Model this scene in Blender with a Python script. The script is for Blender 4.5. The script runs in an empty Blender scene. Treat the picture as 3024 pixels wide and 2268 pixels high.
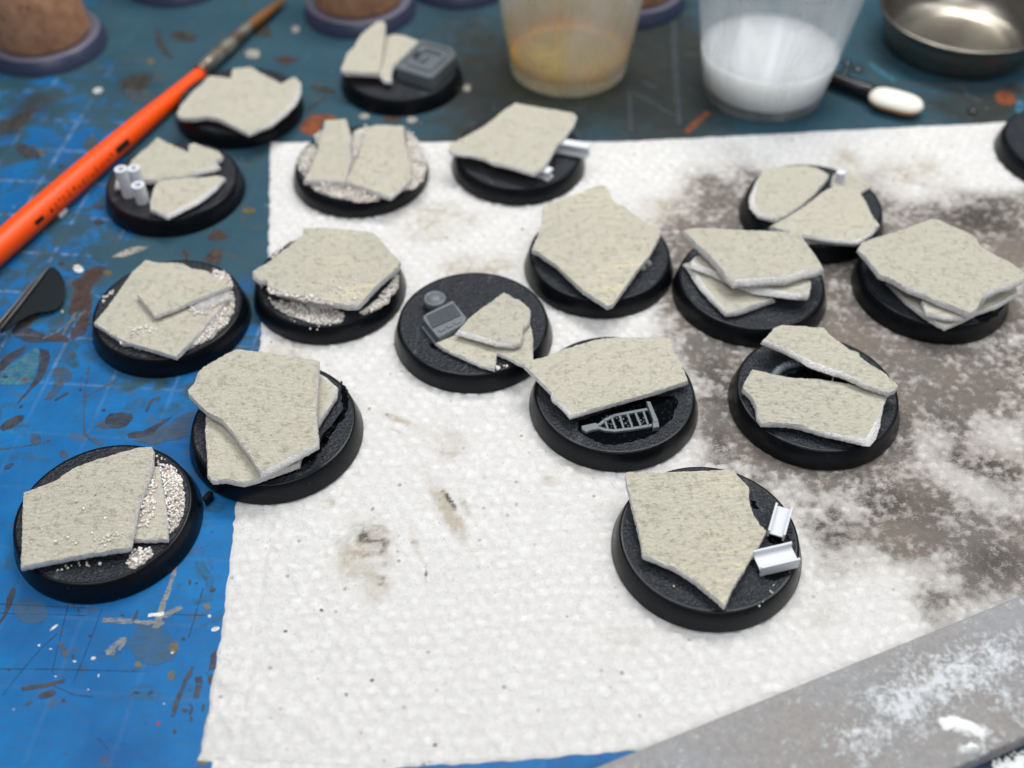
import bpy, bmesh, math, random
import numpy as np
from mathutils import Vector, Matrix, noise as mnoise
from mathutils.geometry import delaunay_2d_cdt

random.seed(11)
RNG = np.random.default_rng(11)
MM = 0.001
scene = bpy.context.scene
COL = scene.collection
R = math.radians

# ---------------------------------------------------------------- camera
PHOTO_W, PHOTO_H = 3024, 2268
F_PX, PITCH, ROLL, CAM_H, CAM_Y = 3250.23, 0.815983, -0.0082652, 155.482, -165.0
cam_data = bpy.data.cameras.new('camera')
cam_data.sensor_fit = 'HORIZONTAL'
cam_data.sensor_width = 36.0
cam_data.lens = F_PX / PHOTO_W * 36.0
cam_data.clip_start = 0.01
cam_data.clip_end = 20.0
cam_data.dof.use_dof = True
cam_data.dof.focus_distance = 0.193
cam_data.dof.aperture_fstop = 12.0
cam = bpy.data.objects.new('camera', cam_data)
cam.matrix_world = (Matrix.Translation((0, CAM_Y * MM, CAM_H * MM))
                    @ Matrix.Rotation(math.pi / 2 - PITCH, 4, 'X') @ Matrix.Rotation(ROLL, 4, 'Z'))
COL.objects.link(cam)
scene.camera = cam

# ---------------------------------------------------------------- light
world = bpy.data.worlds.new('World')
scene.world = world
world.use_nodes = True
world.node_tree.nodes['Background'].inputs[0].default_value = (0.80, 0.86, 1.0, 1)
world.node_tree.nodes['Background'].inputs[1].default_value = 0.10

def area_lamp(name, loc, target, sx, sy, watts, col):
    d = bpy.data.lights.new(name, 'AREA')
    d.shape = 'RECTANGLE'; d.size = sx; d.size_y = sy
    d.energy = watts; d.color = col
    o = bpy.data.objects.new(name, d)
    o.location = loc
    o.rotation_euler = (Vector(target) - Vector(loc)).to_track_quat('-Z', 'Y').to_euler()
    COL.objects.link(o)
area_lamp('ceiling_strip_lamp', (0.10, 0.27, 0.55), (0, 0.03, 0), 0.42, 0.14, 2.75, (1.0, 0.975, 0.94))
area_lamp('ceiling_panel_lamp', (-0.20, -0.02, 0.62), (0, 0, 0), 0.34, 0.34, 1.55, (0.97, 0.985, 1.0))
area_lamp('desk_strip_lamp', (0.36, 0.02, 0.50), (0.02, 0, 0), 0.10, 0.40, 0.8, (0.96, 0.98, 1.0))

area_lamp('front_fill', (0.08, -0.52, 0.60), (0, 0, 0), 0.50, 0.20, 1.6, (1.0, 0.99, 0.97))  # added fill from behind the camera, brightens the slabs' front edges

scene.view_settings.view_transform = 'Standard'
scene.view_settings.look = 'None'
scene.view_settings.exposure = 0.0
scene.view_settings.gamma = 1.0
scene.render.engine = 'CYCLES'
scene.cycles.use_denoising = True
scene.cycles.max_bounces = 7
scene.cycles.transparent_max_bounces = 16
scene.cycles.caustics_reflective = False
scene.cycles.caustics_refractive = False

# ---------------------------------------------------------------- photo pixel -> table geometry (mm)
def ray(px, py):
    X, Y = px - PHOTO_W / 2, py - PHOTO_H / 2
    c, s = math.cos(ROLL), math.sin(ROLL)
    X, Y = c * X + s * Y, -s * X + c * Y
    cp, sp = math.cos(PITCH), math.sin(PITCH)
    u = -Y / F_PX
    return X / F_PX, cp + u * sp, -sp + u * cp

def at(px, py, z=0.0, tilt=(0, 0), about=(0, 0)):
    """Point in mm on the plane z + tilt.(xy-about) that is seen at photo pixel (px, py)."""
    dx, dy, dz = ray(px, py)
    gx, gy = tilt
    # CAM_H + k dz = z + gx (k dx - ax) + gy (CAM_Y + k dy - ay)
    k = (z - gx * about[0] + gy * (CAM_Y - about[1]) - CAM_H) / (dz - gx * dx - gy * dy)
    return Vector((k * dx, CAM_Y + k * dy, CAM_H + k * dz))

class Crop:
    """A window of the photograph: origin and photo pixels per window pixel."""
    def __init__(s, ox, oy, w): s.o = (ox, oy); s.k = w / 2212.0
    def px(s, p): return s.o[0] + p[0] * s.k, s.o[1] + p[1] * s.k
    def at(s, p, z=0.0, tilt=(0, 0), about=(0, 0)): return at(*s.px(p), z, tilt, about)

# ---------------------------------------------------------------- numpy noise
def _hash(ix, iy, seed):
    h = (ix.astype(np.int64) * 374761393 + iy.astype(np.int64) * 668265263 + seed * 1442695041) & 0xffffffff
    h = ((h ^ (h >> 13)) * 1274126177) & 0xffffffff
    return ((h ^ (h >> 16)) & 0xffff) / 65535.0
def vnoise(x, y, seed=0):
    ix, iy = np.floor(x), np.floor(y)
    fx, fy = x - ix, y - iy
    fx, fy = fx * fx * (3 - 2 * fx), fy * fy * (3 - 2 * fy)
    a, b = _hash(ix, iy, seed), _hash(ix + 1, iy, seed)
    c, d = _hash(ix, iy + 1, seed), _hash(ix + 1, iy + 1, seed)
    return (a + (b - a) * fx) * (1 - fy) + (c + (d - c) * fx) * fy
def fbm(x, y, oct=4, seed=0):
    t, a, n = 0, 0.5, 0
    for o in range(oct):
        t = t + a * vnoise(x * 2 ** o + 17.3 * o, y * 2 ** o - 9.1 * o, seed + o); n += a; a *= 0.5
    return t / n
def inside(px, py, poly):
    r = np.zeros(px.shape, bool)
    n = len(poly)
    for i in range(n):
        x1, y1 = poly[i]; x2, y2 = poly[(i + 1) % n]
        if y1 == y2: continue
        c = ((y1 > py) != (y2 > py)) & (px < (x2 - x1) * (py - y1) / (y2 - y1) + x1)
        r ^= c
    return r
def sstep(a, b, x):
    t = np.clip((x - a) / (b - a), 0, 1); return t * t * (3 - 2 * t)

# ---------------------------------------------------------------- materials
def lin(r, g, b):
    f = lambda c: (c / 255 / 12.92) if c / 255 <= 0.04045 else ((c / 255 + 0.055) / 1.055) ** 2.4
    return (f(r), f(g), f(b), 1)

class M:
    def __init__(s, name):
        s.m = bpy.data.materials.new(name); s.m.use_nodes = True
        s.t = s.m.node_tree; s.t.nodes.clear()
        s.out = s.t.nodes.new('ShaderNodeOutputMaterial')
        s._geo = None
    def n(s, typ, ins=None, **props):
        nd = s.t.nodes.new(typ)
        for k, v in props.items(): setattr(nd, k, v)
        for k, v in (ins or {}).items():
            if isinstance(v, bpy.types.NodeSocket): s.t.links.new(v, nd.inputs[k])
            else: nd.inputs[k].default_value = v
        return nd
    def co(s): return s.n('ShaderNodeTexCoord').outputs['Object']
    def map(s, vec, scale=(1, 1, 1), rot=(0, 0, 0), loc=(0, 0, 0)):
        return s.n('ShaderNodeMapping', {'Vector': vec, 'Scale': scale, 'Rotation': rot, 'Location': loc}).outputs[0]
    def noise(s, vec, per_mm, detail=3, rough=0.5, dist=0.0):
        return s.n('ShaderNodeTexNoise', {'Vector': vec, 'Scale': per_mm * 1000, 'Detail': detail, 'Roughness': rough, 'Distortion': dist}).outputs[0]
    def vor(s, vec, per_mm, feature='F1', rnd=1.0, out='Distance'):
        return s.n('ShaderNodeTexVoronoi', {'Vector': vec, 'Scale': per_mm * 1000, 'Randomness': rnd}, feature=feature).outputs[out]
    def ramp(s, fac, stops, interp='LINEAR'):
        nd = s.n('ShaderNodeValToRGB', {0: fac}); r = nd.color_ramp; r.interpolation = interp
        while len(r.elements) < len(stops): r.elements.new(0.5)
        for e, (p, c) in zip(r.elements, stops):
            e.position = p; e.color = c if isinstance(c, (tuple, list)) else (c, c, c, 1)
        return nd.outputs[0]
    def mix(s, fac, a, b, blend='MIX'):
        nd = s.n('ShaderNodeMix', data_type='RGBA', blend_type=blend)
        for k, v in ((0, fac), (6, a), (7, b)):
            if isinstance(v, bpy.types.NodeSocket): s.t.links.new(v, nd.inputs[k])
            else: nd.inputs[k].default_value = v
        return nd.outputs[2]
    def math(s, op, a, b=0.0, clamp=False):
        nd = s.n('ShaderNodeMath', {0: a, 1: b}, operation=op, use_clamp=clamp); return nd.outputs[0]
    def attr(s, name, out='Fac'): return s.n('ShaderNodeAttribute', attribute_name=name).outputs[out]
    def bump(s, h, dist_mm, strength=1.0, normal=None):
        ins = {'Height': h, 'Distance': dist_mm * MM, 'Strength': strength}
        if normal is not None: ins['Normal'] = normal
        return s.n('ShaderNodeBump', ins).outputs[0]
    def bsdf(s, **k):
        ins = {}
        for a, v in k.items():
            ins[{'color': 'Base Color', 'rough': 'Roughness', 'metal': 'Metallic', 'normal': 'Normal', 'spec': 'Specular IOR Level',
                 'sss': 'Subsurface Weight', 'sssr': 'Subsurface Radius', 'ssss': 'Subsurface Scale', 'coat': 'Coat Weight', 'coatr': 'Coat Roughness',
                 'alpha': 'Alpha', 'trans': 'Transmission Weight', 'ior': 'IOR', 'sheen': 'Sheen Weight', 'aniso': 'Anisotropic'}[a]] = v
        return s.n('ShaderNodeBsdfPrincipled', ins).outputs[0]
    def end(s, sh):
        s.t.links.new(sh, s.out.inputs[0]); return s.m

MT = {}
def simple(name, rgb, rough=0.5, **k):
    m = M(name); MT[name] = m.end(m.bsdf(color=lin(*rgb), rough=rough, **k)); return MT[name]

# textured card slab: olive-grey painted face
def make_slab_mat(name, seed, streak):
    m = M(name); co = m.co()
    st = m.map(co, scale=(0.7, 1.3, 1), rot=(0, 0, 0.35 + seed), loc=(seed * .01, 0, 0))
    n1 = m.noise(st, 1.45, 5, 0.66, 0.8)
    n2 = m.noise(co, 3.0, 4, 0.65)
    fold = m.math('ABSOLUTE', m.math('SUBTRACT', m.noise(m.map(st, scale=(.75, 1.5, 1)), 0.95, 4, 0.6, 1.8), 0.5))
    msk = m.ramp(m.noise(m.map(co, loc=(.004, .002, 0)), 0.8, 3, 0.6), [(0.50, 0.0), (0.60, 1.0)])
    crease = m.math('MULTIPLY', m.ramp(fold, [(0.0, 1.0), (0.032, 0.0)]), msk)
    h = m.math('SUBTRACT', m.math('ADD', m.math('MULTIPLY', n1, 1.15), m.math('MULTIPLY', n2, 0.30)), m.math('MULTIPLY', crease, 0.16))
    big = m.noise(co, 0.10, 3, 0.5)
    rnd = m.n('ShaderNodeObjectInfo').outputs['Random']
    c = m.mix(big, lin(193, 190, 176), lin(207, 204, 189))
    c = m.mix(m.math('MULTIPLY', rnd, 0.55), c, lin(213, 208, 190))
    c = m.mix(m.ramp(n1, [(0.36, 0.0), (0.56, 1.0)]), m.mix(0.06, c, lin(140, 135, 118)), c)
    c = m.mix(m.math('MULTIPLY', crease, 0.06), c, lin(116, 112, 98))
    c = m.mix(m.ramp(n2, [(0.30, 0.08), (0.44, 0.0)]), c, lin(140, 135, 118))
    pits = crease
    sv = m.map(co, scale=(0.22, 1.5, 1), rot=(0, 0, 0.55 + seed * .8), loc=(seed * .02, 0, 0))
    sk = m.ramp(m.noise(sv, 0.6, 3, 0.6, 0.5), [(0.60 - .10 * streak, 0.0), (0.76 - .08 * streak, 1.0)])
    zone = m.ramp(m.noise(co, 0.045, 1, 0.5), [(0.50 - .05 * streak, 0.0), (0.62, 1.0)])
    c = m.mix(m.math('MULTIPLY', m.math('MULTIPLY', sk, zone), 0.6 * streak, True), c, lin(236, 224, 188))
    nb = m.bump(h, 0.42, 1.0)
    MT[name] = m.end(m.bsdf(color=c, rough=0.85, spec=0.2, normal=nb))
for i, (sd, sk) in enumerate([(0.0, 0.25), (1.3, 0.2), (2.4, 1.3)]): make_slab_mat('olive_card_%d' % i, sd, sk)

m = M('card_core'); co = m.co()
n1 = m.noise(co, 1.6, 5, 0.7, 0.8); n2 = m.noise(m.map(co, scale=(1, 1, 4)), 2.2, 3, 0.6)
c = m.ramp(n1, [(0.30, lin(212, 209, 207)), (0.44, lin(240, 239, 237)), (0.58, lin(251, 250, 249))])
MT['card_core'] = m.end(m.bsdf(color=c, rough=0.75, spec=0.3, sss=0.0, normal=m.bump(m.math('ADD', n1, n2), 0.45, 1.0)))

# black miniature base: smooth side, leather grain top
m = M('black_plastic_side'); co = m.co()
scr = m.ramp(m.noise(m.map(co, scale=(1, 1, .25)), 3.0, 4, 0.7, 1.5), [(0.66, 0.0), (0.74, 1.0)])
dust = m.ramp(m.vor(co, 1.1), [(0.035, 1.0), (0.075, 0.0)])
dsel = m.ramp(m.noise(co, 0.35, 2), [(0.50, 0.0), (0.62, 1.0)])
c = m.mix(m.math('MULTIPLY', scr, 0.13), lin(12, 16, 21), lin(150, 152, 150))
c = m.mix(m.math('MULTIPLY', m.math('MULTIPLY', dust, dsel), 0.75), c, lin(196, 192, 184))
MT['black_plastic_side'] = m.end(m.bsdf(color=c, rough=m.ramp(m.noise(co, 0.3, 3), [(0.3, 0.25), (0.7, 0.38)]), spec=0.22,
                                        normal=m.bump(m.noise(co, 2.5, 3), 0.02, 0.5)))
m = M('black_plastic_top'); co = m.co()
cells = m.vor(m.map(co, scale=(1, 1.25, 1)), 1.5, 'F1'); nn = m.noise(co, 2.2, 3, 0.6, 0.8)
h = m.math('ADD', m.math('MULTIPLY', nn, 1.0), m.math('MULTIPLY', cells, 0.7))
dust = m.ramp(m.vor(co, 0.9), [(0.03, 1.0), (0.07, 0.0)])
dsel = m.ramp(m.noise(co, 0.25, 2), [(0.48, 0.0), (0.60, 1.0)])
c = m.mix(m.math('MULTIPLY', m.math('MULTIPLY', dust, dsel), 0.8), lin(26, 32, 41), lin(205, 202, 196))
smear = m.ramp(m.noise(m.map(co, scale=(1, .4, 1)), 0.30, 4, 0.6, 0.5), [(0.60, 0.0), (0.72, 1.0)])
c = m.mix(m.math('MULTIPLY', smear, 0.18), c, lin(150, 152, 156))
MT['black_plastic_top'] = m.end(m.bsdf(color=c, rough=0.40, spec=0.5, normal=m.bump(h, 0.30, 1.0)))

# sand
m = M('sand_grain')
c = m.ramp(m.attr('tone'), [(0.0, lin(206, 198, 190)), (0.35, lin(234, 230, 224)), (0.75, lin(242, 239, 234)), (1.0, lin(250, 249, 246))])
MT['sand_grain'] = m.end(m.bsdf(color=c, rough=0.5, spec=0.4, sss=0.0))
simple('sand_bed', (176, 168, 158), 0.5)
# kitchen towel
m = M('kitchen_towel'); co = m.co()
emb = m.attr('emboss'); stn = m.attr('stain'); gry = m.attr('soot'); bei = m.attr('beige')
f1 = m.noise(co, 0.9, 4, 0.65, 0.5); f2 = m.noise(co, 3.5, 3, 0.6)
fib = m.noise(m.map(co, scale=(1, 3, 1), rot=(0, 0, .3)), 2.4, 3, 0.65, 0.8)
wsh = m.attr('wash')
eb = m.math('MULTIPLY', emb, m.math('ADD', 0.25, m.math('MULTIPLY', m.noise(co, 0.55, 3, .6), 1.3)))
pt = m.math('ADD', m.math('MULTIPLY', eb, 0.30), m.math('ADD', m.math('MULTIPLY', m.noise(co, 0.8, 5, .72, .8), 0.85), m.math('MULTIPLY', f2, 0.25)))
paper = m.mix(m.ramp(pt, [(0.36, 0.0), (1.0, 1.0)]), lin(214, 213, 211), lin(246, 246, 245))  # embossed bumps painted paler, standing in for weak relief shading; plies also whiter there
c = m.mix(m.math('MULTIPLY', bei, m.math('ADD', 0.35, m.math('MULTIPLY', fib, 0.75)), True), paper, lin(176, 164, 142))
wt = m.math('MULTIPLY', wsh, m.math('ADD', 0.60, m.math('SUBTRACT', m.math('MULTIPLY', f1, 0.5), m.math('MULTIPLY', eb, 0.35))), True)
c = m.mix(m.math('MULTIPLY', wt, 0.85, True), c, m.mix(m.noise(co, 0.06, 2), lin(178, 166, 155), lin(170, 162, 153)))
grain = m.math('ADD', m.math('MULTIPLY', fib, 0.75), m.math('MULTIPLY', f1, 0.45))
sfac = m.math('SUBTRACT', m.math('MULTIPLY', stn, m.math('ADD', -0.35, m.math('MULTIPLY', grain, 2.3))), m.math('MULTIPLY', m.math('MULTIPLY', eb, stn), 0.28), True)
brown = m.mix(m.ramp(m.noise(co, 0.07, 3, 0.6), [(0.4, 0.0), (0.6, 1.0)]), lin(122, 113, 105), lin(112, 107, 102))
dark = m.ramp(m.math('ADD', m.math('MULTIPLY', grain, 0.6), m.math('MULTIPLY', gry, 0.8)), [(0.50, 0.0), (1.0, 1.0)])
brown = m.mix(dark, brown, lin(72, 66, 61))
c = m.mix(m.ramp(sfac, [(0.10, 0.0), (0.85, 0.94)]), c, brown)
for sc_, off_, r0_, r1_, col_, amt_, th_ in ((0.30, .0, .05, .15, (126, 122, 118), .65, .46), (0.17, .013, .035, .075, (82, 78, 74), .85, .48), (0.62, .021, .05, .15, (168, 165, 160), .50, .47)):
    vv = m.map(co, loc=(off_, off_ * .6, 0))
    sp = m.ramp(m.vor(vv, sc_), [(r0_, 1.0), (r1_, 0.0)])
    ss = m.ramp(m.noise(vv, 0.11, 2), [(th_, 0.0), (th_ + .08, 1.0)])
    c = m.mix(m.math('MULTIPLY', m.math('MULTIPLY', sp, ss), amt_), c, lin(*col_))
hh = m.math('ADD', m.math('MULTIPLY', f1, 0.8), m.math('ADD', m.math('MULTIPLY', f2, 0.25), m.math('MULTIPLY', fib, 0.4)))
MT['kitchen_towel'] = m.end(m.bsdf(color=c, rough=0.95, spec=0.1, normal=m.bump(hh, 0.36, 1.0)))

# cutting mat
m = M('cutting_mat'); co = m.co()
gr = m.attr('grime'); drk = m.attr('dark')
rot = m.map(co, rot=(0, 0, R(5.0)), loc=(0.0, 0.0, 0))
wob = m.noise(co, 0.02, 2)
sep = m.n('ShaderNodeSeparateXYZ', {0: rot})
def lines(sock, phase, half):
    t = m.math('DIVIDE', m.math('SUBTRACT', sock, phase), 0.0127)
    fr = m.math('ABSOLUTE', m.math('SUBTRACT', m.math('FRACT', m.math('ADD', t, 0.5)), 0.5))
    return m.ramp(fr, [(half * .6, 1.0), (half * 1.3, 0.0)])
ca, sa = math.cos(R(5)), math.sin(R(5))
phx = (-109.5 * ca - 64 * sa) * MM; phy = (-109.5 * sa + 64 * ca) * MM
phy = (-107.8 * sa + 22.8 * ca) * MM
gl = m.math('MAXIMUM', lines(sep.outputs[0], phx, 0.030), lines(sep.outputs[1], phy, 0.030))
front = m.attr('front')
wear = m.ramp(m.noise(co, 0.09, 4, 0.6), [(0.34, 0.0), (0.56, 1.0)])
b1 = m.noise(co, 0.05, 4, 0.6); b2 = m.noise(m.map(co, scale=(1, 2.5, 1), rot=(0, 0, .45)), 0.35, 5, 0.7, 0.4); b3 = m.noise(co, 1.2, 4, 0.65)
blue = m.mix(m.ramp(b1, [(0.35, 0.0), (0.65, 1.0)]), lin(0, 88, 150), lin(10, 114, 180))
blue = m.mix(m.math('MULTIPLY', m.ramp(b2, [(0.42, 0.0), (0.70, 1.0)]), 0.5), blue, lin(44, 92, 136))
gl = m.math('MULTIPLY', gl, m.math('MULTIPLY', m.ramp(m.noise(co, 0.3, 3, .6), [(0.3, 0.35), (0.6, 1.0)]), m.math('SUBTRACT', 0.85, m.math('MULTIPLY', front, 0.78))))
c = m.mix(gl, blue, lin(118, 146, 186))
g2 = m.ramp(m.math('SUBTRACT', m.math('ADD', m.math('MULTIPLY', gr, 0.9), m.math('ADD', m.math('MULTIPLY', b1, 0.55), m.math('MULTIPLY', m.noise(co, 0.16, 5, .68, .8), 1.25))), m.math('MULTIPLY', front, 0.22)), [(0.80, 0.0), (1.70, 0.95)])
teal = m.mix(m.noise(co, 0.06, 2), lin(34, 66, 78), lin(58, 88, 98))
c = m.mix(g2, c, teal)
d2 = m.ramp(m.math('ADD', m.math('MULTIPLY', drk, 0.9), m.math('MULTIPLY', m.noise(co, 0.12, 4, .65), 0.75)), [(0.62, 0.0), (0.98, 0.92)])
c = m.mix(d2, c, m.mix(m.noise(co, 0.15, 3), lin(30, 40, 42), lin(60, 60, 54)))
blot = m.ramp(m.noise(m.map(co, scale=(1, 1.8, 1), rot=(0, 0, .6)), 0.16, 3, 0.55, 0.5), [(0.63, 0.0), (0.665, 1.0)])
c = m.mix(m.math('MULTIPLY', blot, 0.42), c, lin(84, 78, 68))
spk = m.ramp(m.vor(m.map(co, scale=(1, 1.6, 1), rot=(0, 0, .5)), 0.30), [(0.05, 1.0), (0.13, 0.0)])
spk = m.math('MULTIPLY', spk, m.ramp(m.noise(co, 0.13, 2), [(0.50, 0.0), (0.58, 1.0)]))
c = m.mix(m.math('MULTIPLY', spk, 0.8), c, lin(62, 58, 54))
wsp = m.ramp(m.vor(m.map(co, loc=(.02, .01, 0)), 0.16), [(0.020, 1.0), (0.045, 0.0)])
c = m.mix(m.math('MULTIPLY', wsp, 0.6), c, lin(180, 184, 186))
scratch = m.ramp(m.noise(m.map(co, scale=(.10, 3.2, 1), rot=(0, 0, .5)), 0.6, 4, 0.7, 0.2), [(0.68, 0.0), (0.73, 1.0)])
c = m.mix(m.math('MULTIPLY', scratch, 0.55), c, lin(30, 52, 76))
MT['cutting_mat'] = m.end(m.bsdf(color=c, rough=m.ramp(b3, [(0.3, 0.40), (0.7, 0.62)]), spec=0.25,
                                 normal=m.bump(m.math('ADD', b3, m.math('MULTIPLY', scratch, -0.8)), 0.05, 0.6)))
# paint on the mat
def paint(name, rgb, rgb2, alpha=1.0, rough=0.35, per=0.5):
    m = M(name); co = m.co()
    n = m.noise(co, per, 4, 0.6)
    c = m.mix(m.ramp(n, [(0.35, 0.0), (0.65, 1.0)]), lin(*rgb), lin(*rgb2))
    a = m.ramp(m.noise(m.map(co, scale=(1, 2.4, 1), rot=(0, 0, .5)), per * 1.6, 4, 0.65), [(0.30, alpha * .15), (0.54, alpha)])
    MT[name] = m.end(m.bsdf(color=c, rough=rough, alpha=a, normal=m.bump(n, 0.05, 0.5)))
paint('paint_brown', (72, 52, 48), (92, 74, 64), 0.90)
paint('paint_dark', (56, 52, 50), (84, 78, 70), 0.80)
paint('paint_grey', (78, 88, 96), (96, 104, 104), 0.62)
paint('paint_teal', (80, 132, 150), (60, 112, 132), 0.9)
paint('paint_orange', (160, 88, 50), (120, 72, 50), 0.95)
paint('paint_cream', (196, 190, 176), (168, 164, 152), 0.85)
paint('paint_white', (236, 236, 232), (214, 214, 212), 1.0)
paint('paint_yellow', (150, 128, 66), (120, 104, 62), 0.6)
paint('paint_old', (168, 166, 156), (140, 142, 140), 0.7)
paint('paint_film', (70, 104, 132), (84, 110, 124), 0.5)
paint('paint_cut', (24, 62, 104), (30, 72, 118), 0.75)
paint('paint_faded', (150, 150, 148), (130, 128, 124), 0.55)
paint('paint_red', (170, 60, 56), (150, 50, 50), 0.95)

simple('white_styrene', (220, 223, 229), 0.7, spec=0.2)
m = M('grey_plastic'); co = m.co()
MT['grey_plastic'] = m.end(m.bsdf(color=m.mix(m.noise(co, 0.8, 3), lin(92, 101, 107), lin(108, 116, 121)), rough=0.42, spec=0.5, normal=m.bump(m.noise(co, 1.5, 3), 0.03, 0.5)))
# wet glue: clear, glossy film
m = M('wet_glue'); co = m.co()
hb = m.bump(m.ramp(m.vor(co, 0.9), [(0.06, 1.0), (0.26, 0.0)]), 0.16, 1.0)
MT['wet_glue'] = m.end(m.bsdf(color=lin(7, 10, 13), rough=0.05, spec=0.12, normal=hb))
m = M('clear_bead')
MT['clear_bead'] = m.end(m.n('ShaderNodeMixShader', {0: m.math('ADD', m.n('ShaderNodeFresnel', {'IOR': 1.5}).outputs[0], .05), 1: m.n('ShaderNodeBsdfTransparent', {'Color': (.8, .84, .86, 1)}).outputs[0], 2: m.n('ShaderNodeBsdfGlossy', {'Roughness': 0.05}).outputs[0]}).outputs[0])
m = M('milky_glue'); co = m.co()
MT['milky_glue'] = m.end(m.bsdf(color=lin(206, 206, 208), rough=0.18, spec=0.6, alpha=m.ramp(m.noise(co, 0.5, 3), [(.35, .35), (.65, .75)]), normal=m.bump(m.noise(co, 0.9, 3), 0.2, 0.8)))
# paintbrush
m = M('orange_lacquer'); co = m.co()
wr = m.ramp(m.noise(co, 0.5, 4, .6), [(0.62, 0.0), (0.72, 1.0)])
MT['orange_lacquer'] = m.end(m.bsdf(color=m.mix(m.math('MULTIPLY', wr, .35), lin(255, 84, 8), lin(196, 70, 34)), rough=0.42, spec=0.4))
m = M('brush_ferrule'); co = m.co()
MT['brush_ferrule'] = m.end(m.bsdf(color=m.mix(m.ramp(m.noise(co, 0.25, 4), [(0.4, 0.0), (0.65, 1.0)]), lin(178, 176, 166), lin(120, 108, 92)), rough=0.36, metal=0.75))
m = M('brush_hair'); co = m.co()
MT['brush_hair'] = m.end(m.bsdf(color=m.mix(m.noise(m.map(co, scale=(1, 1, .1)), 2.0, 3), lin(140, 92, 30), lin(96, 62, 22)), rough=0.6))
simple('black_print', (26, 18, 16), 0.5)
# cork
m = M('cork'); co = m.co()
cn = m.noise(co, 0.28, 5, 0.65, 0.4); cv = m.vor(co, 0.32)
c = m.mix(m.ramp(cn, [(0.3, 0.0), (0.7, 1.0)]), lin(158, 116, 90), lin(198, 152, 120))
c = m.mix(m.ramp(m.noise(co, 0.42, 3, .6), [(0.28, 1.0), (0.36, 0.0)]), c, lin(92, 62, 48))
MT['cork'] = m.end(m.bsdf(color=c, rough=0.85, spec=0.2, normal=m.bump(cn, 0.5, 0.7)))
simple('slate_plastic', (52, 60, 84), 0.35)
simple('slate_plastic_rim', (104, 102, 118), 0.4)
# cups
def cup_mat(name, tint, body, fac, scale):
    m = M(name); co = m.co()
    nz = m.noise(m.map(co, scale=(1, 1, .22)), scale, 3, 0.55, 0.6)
    nb = m.bump(m.noise(co, 0.12, 2), 0.3, 0.5)
    tr = m.n('ShaderNodeBsdfTransparent', {'Color': tint}).outputs[0]
    pb = m.bsdf(color=body, rough=0.22, spec=0.6, normal=nb)
    MT[name] = m.end(m.n('ShaderNodeMixShader', {0: m.ramp(nz, [(0.3, fac - .14), (0.7, fac + .14)]), 1: tr, 2: pb}).outputs[0])
cup_mat('frosted_cup', (.93, .93, .92, 1), lin(232, 230, 222), 0.34, 0.12)
cup_mat('clear_cup', (.93, .95, .96, 1), lin(226, 230, 233), 0.24, 0.12)
m = M('amber_residue'); co = m.co()
am = m.mix(m.ramp(m.noise(co, 0.11, 2), [(.35, 0.0), (.65, 1.0)]), lin(220, 180, 30), lin(224, 166, 80))
tr = m.n('ShaderNodeBsdfTransparent', {'Color': (1, .92, .66, 1)}).outputs[0]
MT['amber_residue'] = m.end(m.n('ShaderNodeMixShader', {0: m.ramp(m.attr('level'), [(0.0, 0.85), (0.2, 0.65), (0.5, 0.28), (1.0, 0.0)]), 1: tr, 2: m.bsdf(color=am, rough=0.3)}).outputs[0])
m = M('white_liquid'); co = m.co()
MT['white_liquid'] = m.end(m.bsdf(color=lin(250, 250, 248), rough=0.25, sss=1.0, sssr=(1.0, 1.0, 0.95), ssss=0.012, normal=m.bump(m.noise(co, 0.09, 3, .5, .8), 0.6, 0.6)))
simple('liquid_film', (240, 240, 238), 0.3, alpha=0.6)
# tin, blade, applicator, board
m = M('tin_metal'); co = m.co()
tn = m.noise(co, 0.15, 4, 0.6)
MT['tin_metal'] = m.end(m.bsdf(color=m.mix(m.ramp(tn, [(.3, 0.0), (.7, 1.0)]), lin(164, 159, 149), lin(140, 136, 127)), metal=1.0, rough=m.ramp(tn, [(.3, .28), (.7, .42)]), normal=m.bump(m.noise(co, .06, 2), .3, .4)))
m = M('dark_steel'); co = m.co()
MT['dark_steel'] = m.end(m.bsdf(color=m.mix(m.noise(m.map(co, scale=(1, .3, 1)), .12, 3), lin(14, 28, 36), lin(34, 36, 38)), metal=0.0, rough=0.22, spec=0.4))
m = M('bright_steel'); co = m.co()
MT['bright_steel'] = m.end(m.bsdf(color=lin(104, 100, 96), metal=0.7, rough=0.45))
simple('black_gloss', (22, 24, 28), 0.22)
simple('foam_white', (246, 243, 232), 0.9)
simple('foam_tan', (196, 148, 104), 0.9)
m = M('dusty_board'); co = m.co()
dn = m.noise(co, 0.30, 6, 0.72, 0.5); dn2 = m.noise(co, 0.9, 6, 0.75, 0.4); dl = m.attr('dust')
bc = m.mix(m.ramp(m.noise(co, 0.05, 3), [(.35, 0.0), (.65, 1.0)]), lin(150, 145, 141), lin(154, 156, 160))
bc = m.mix(m.ramp(dn2, [(.34, 0.0), (.66, 1.0)]), m.mix(.30, bc, lin(108, 108, 110)), m.mix(.22, bc, lin(200, 201, 203)))
df = m.ramp(m.math('ADD', m.math('MULTIPLY', dl, 0.36), m.math('ADD', m.math('MULTIPLY', dn, 0.30), m.math('MULTIPLY', dn2, 1.15))), [(0.80, 0.0), (1.42, 0.80)])
bc = m.mix(df, bc, lin(222, 226, 230))
MT['dusty_board'] = m.end(m.bsdf(color=bc, rough=0.8, spec=0.25, normal=m.bump(m.math('ADD', dn2, m.math('MULTIPLY', df, .6)), 0.18, 0.8)))
simple('board_edge', (158, 156, 154), 0.55)
simple('white_powder', (236, 238, 238), 0.95)

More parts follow.
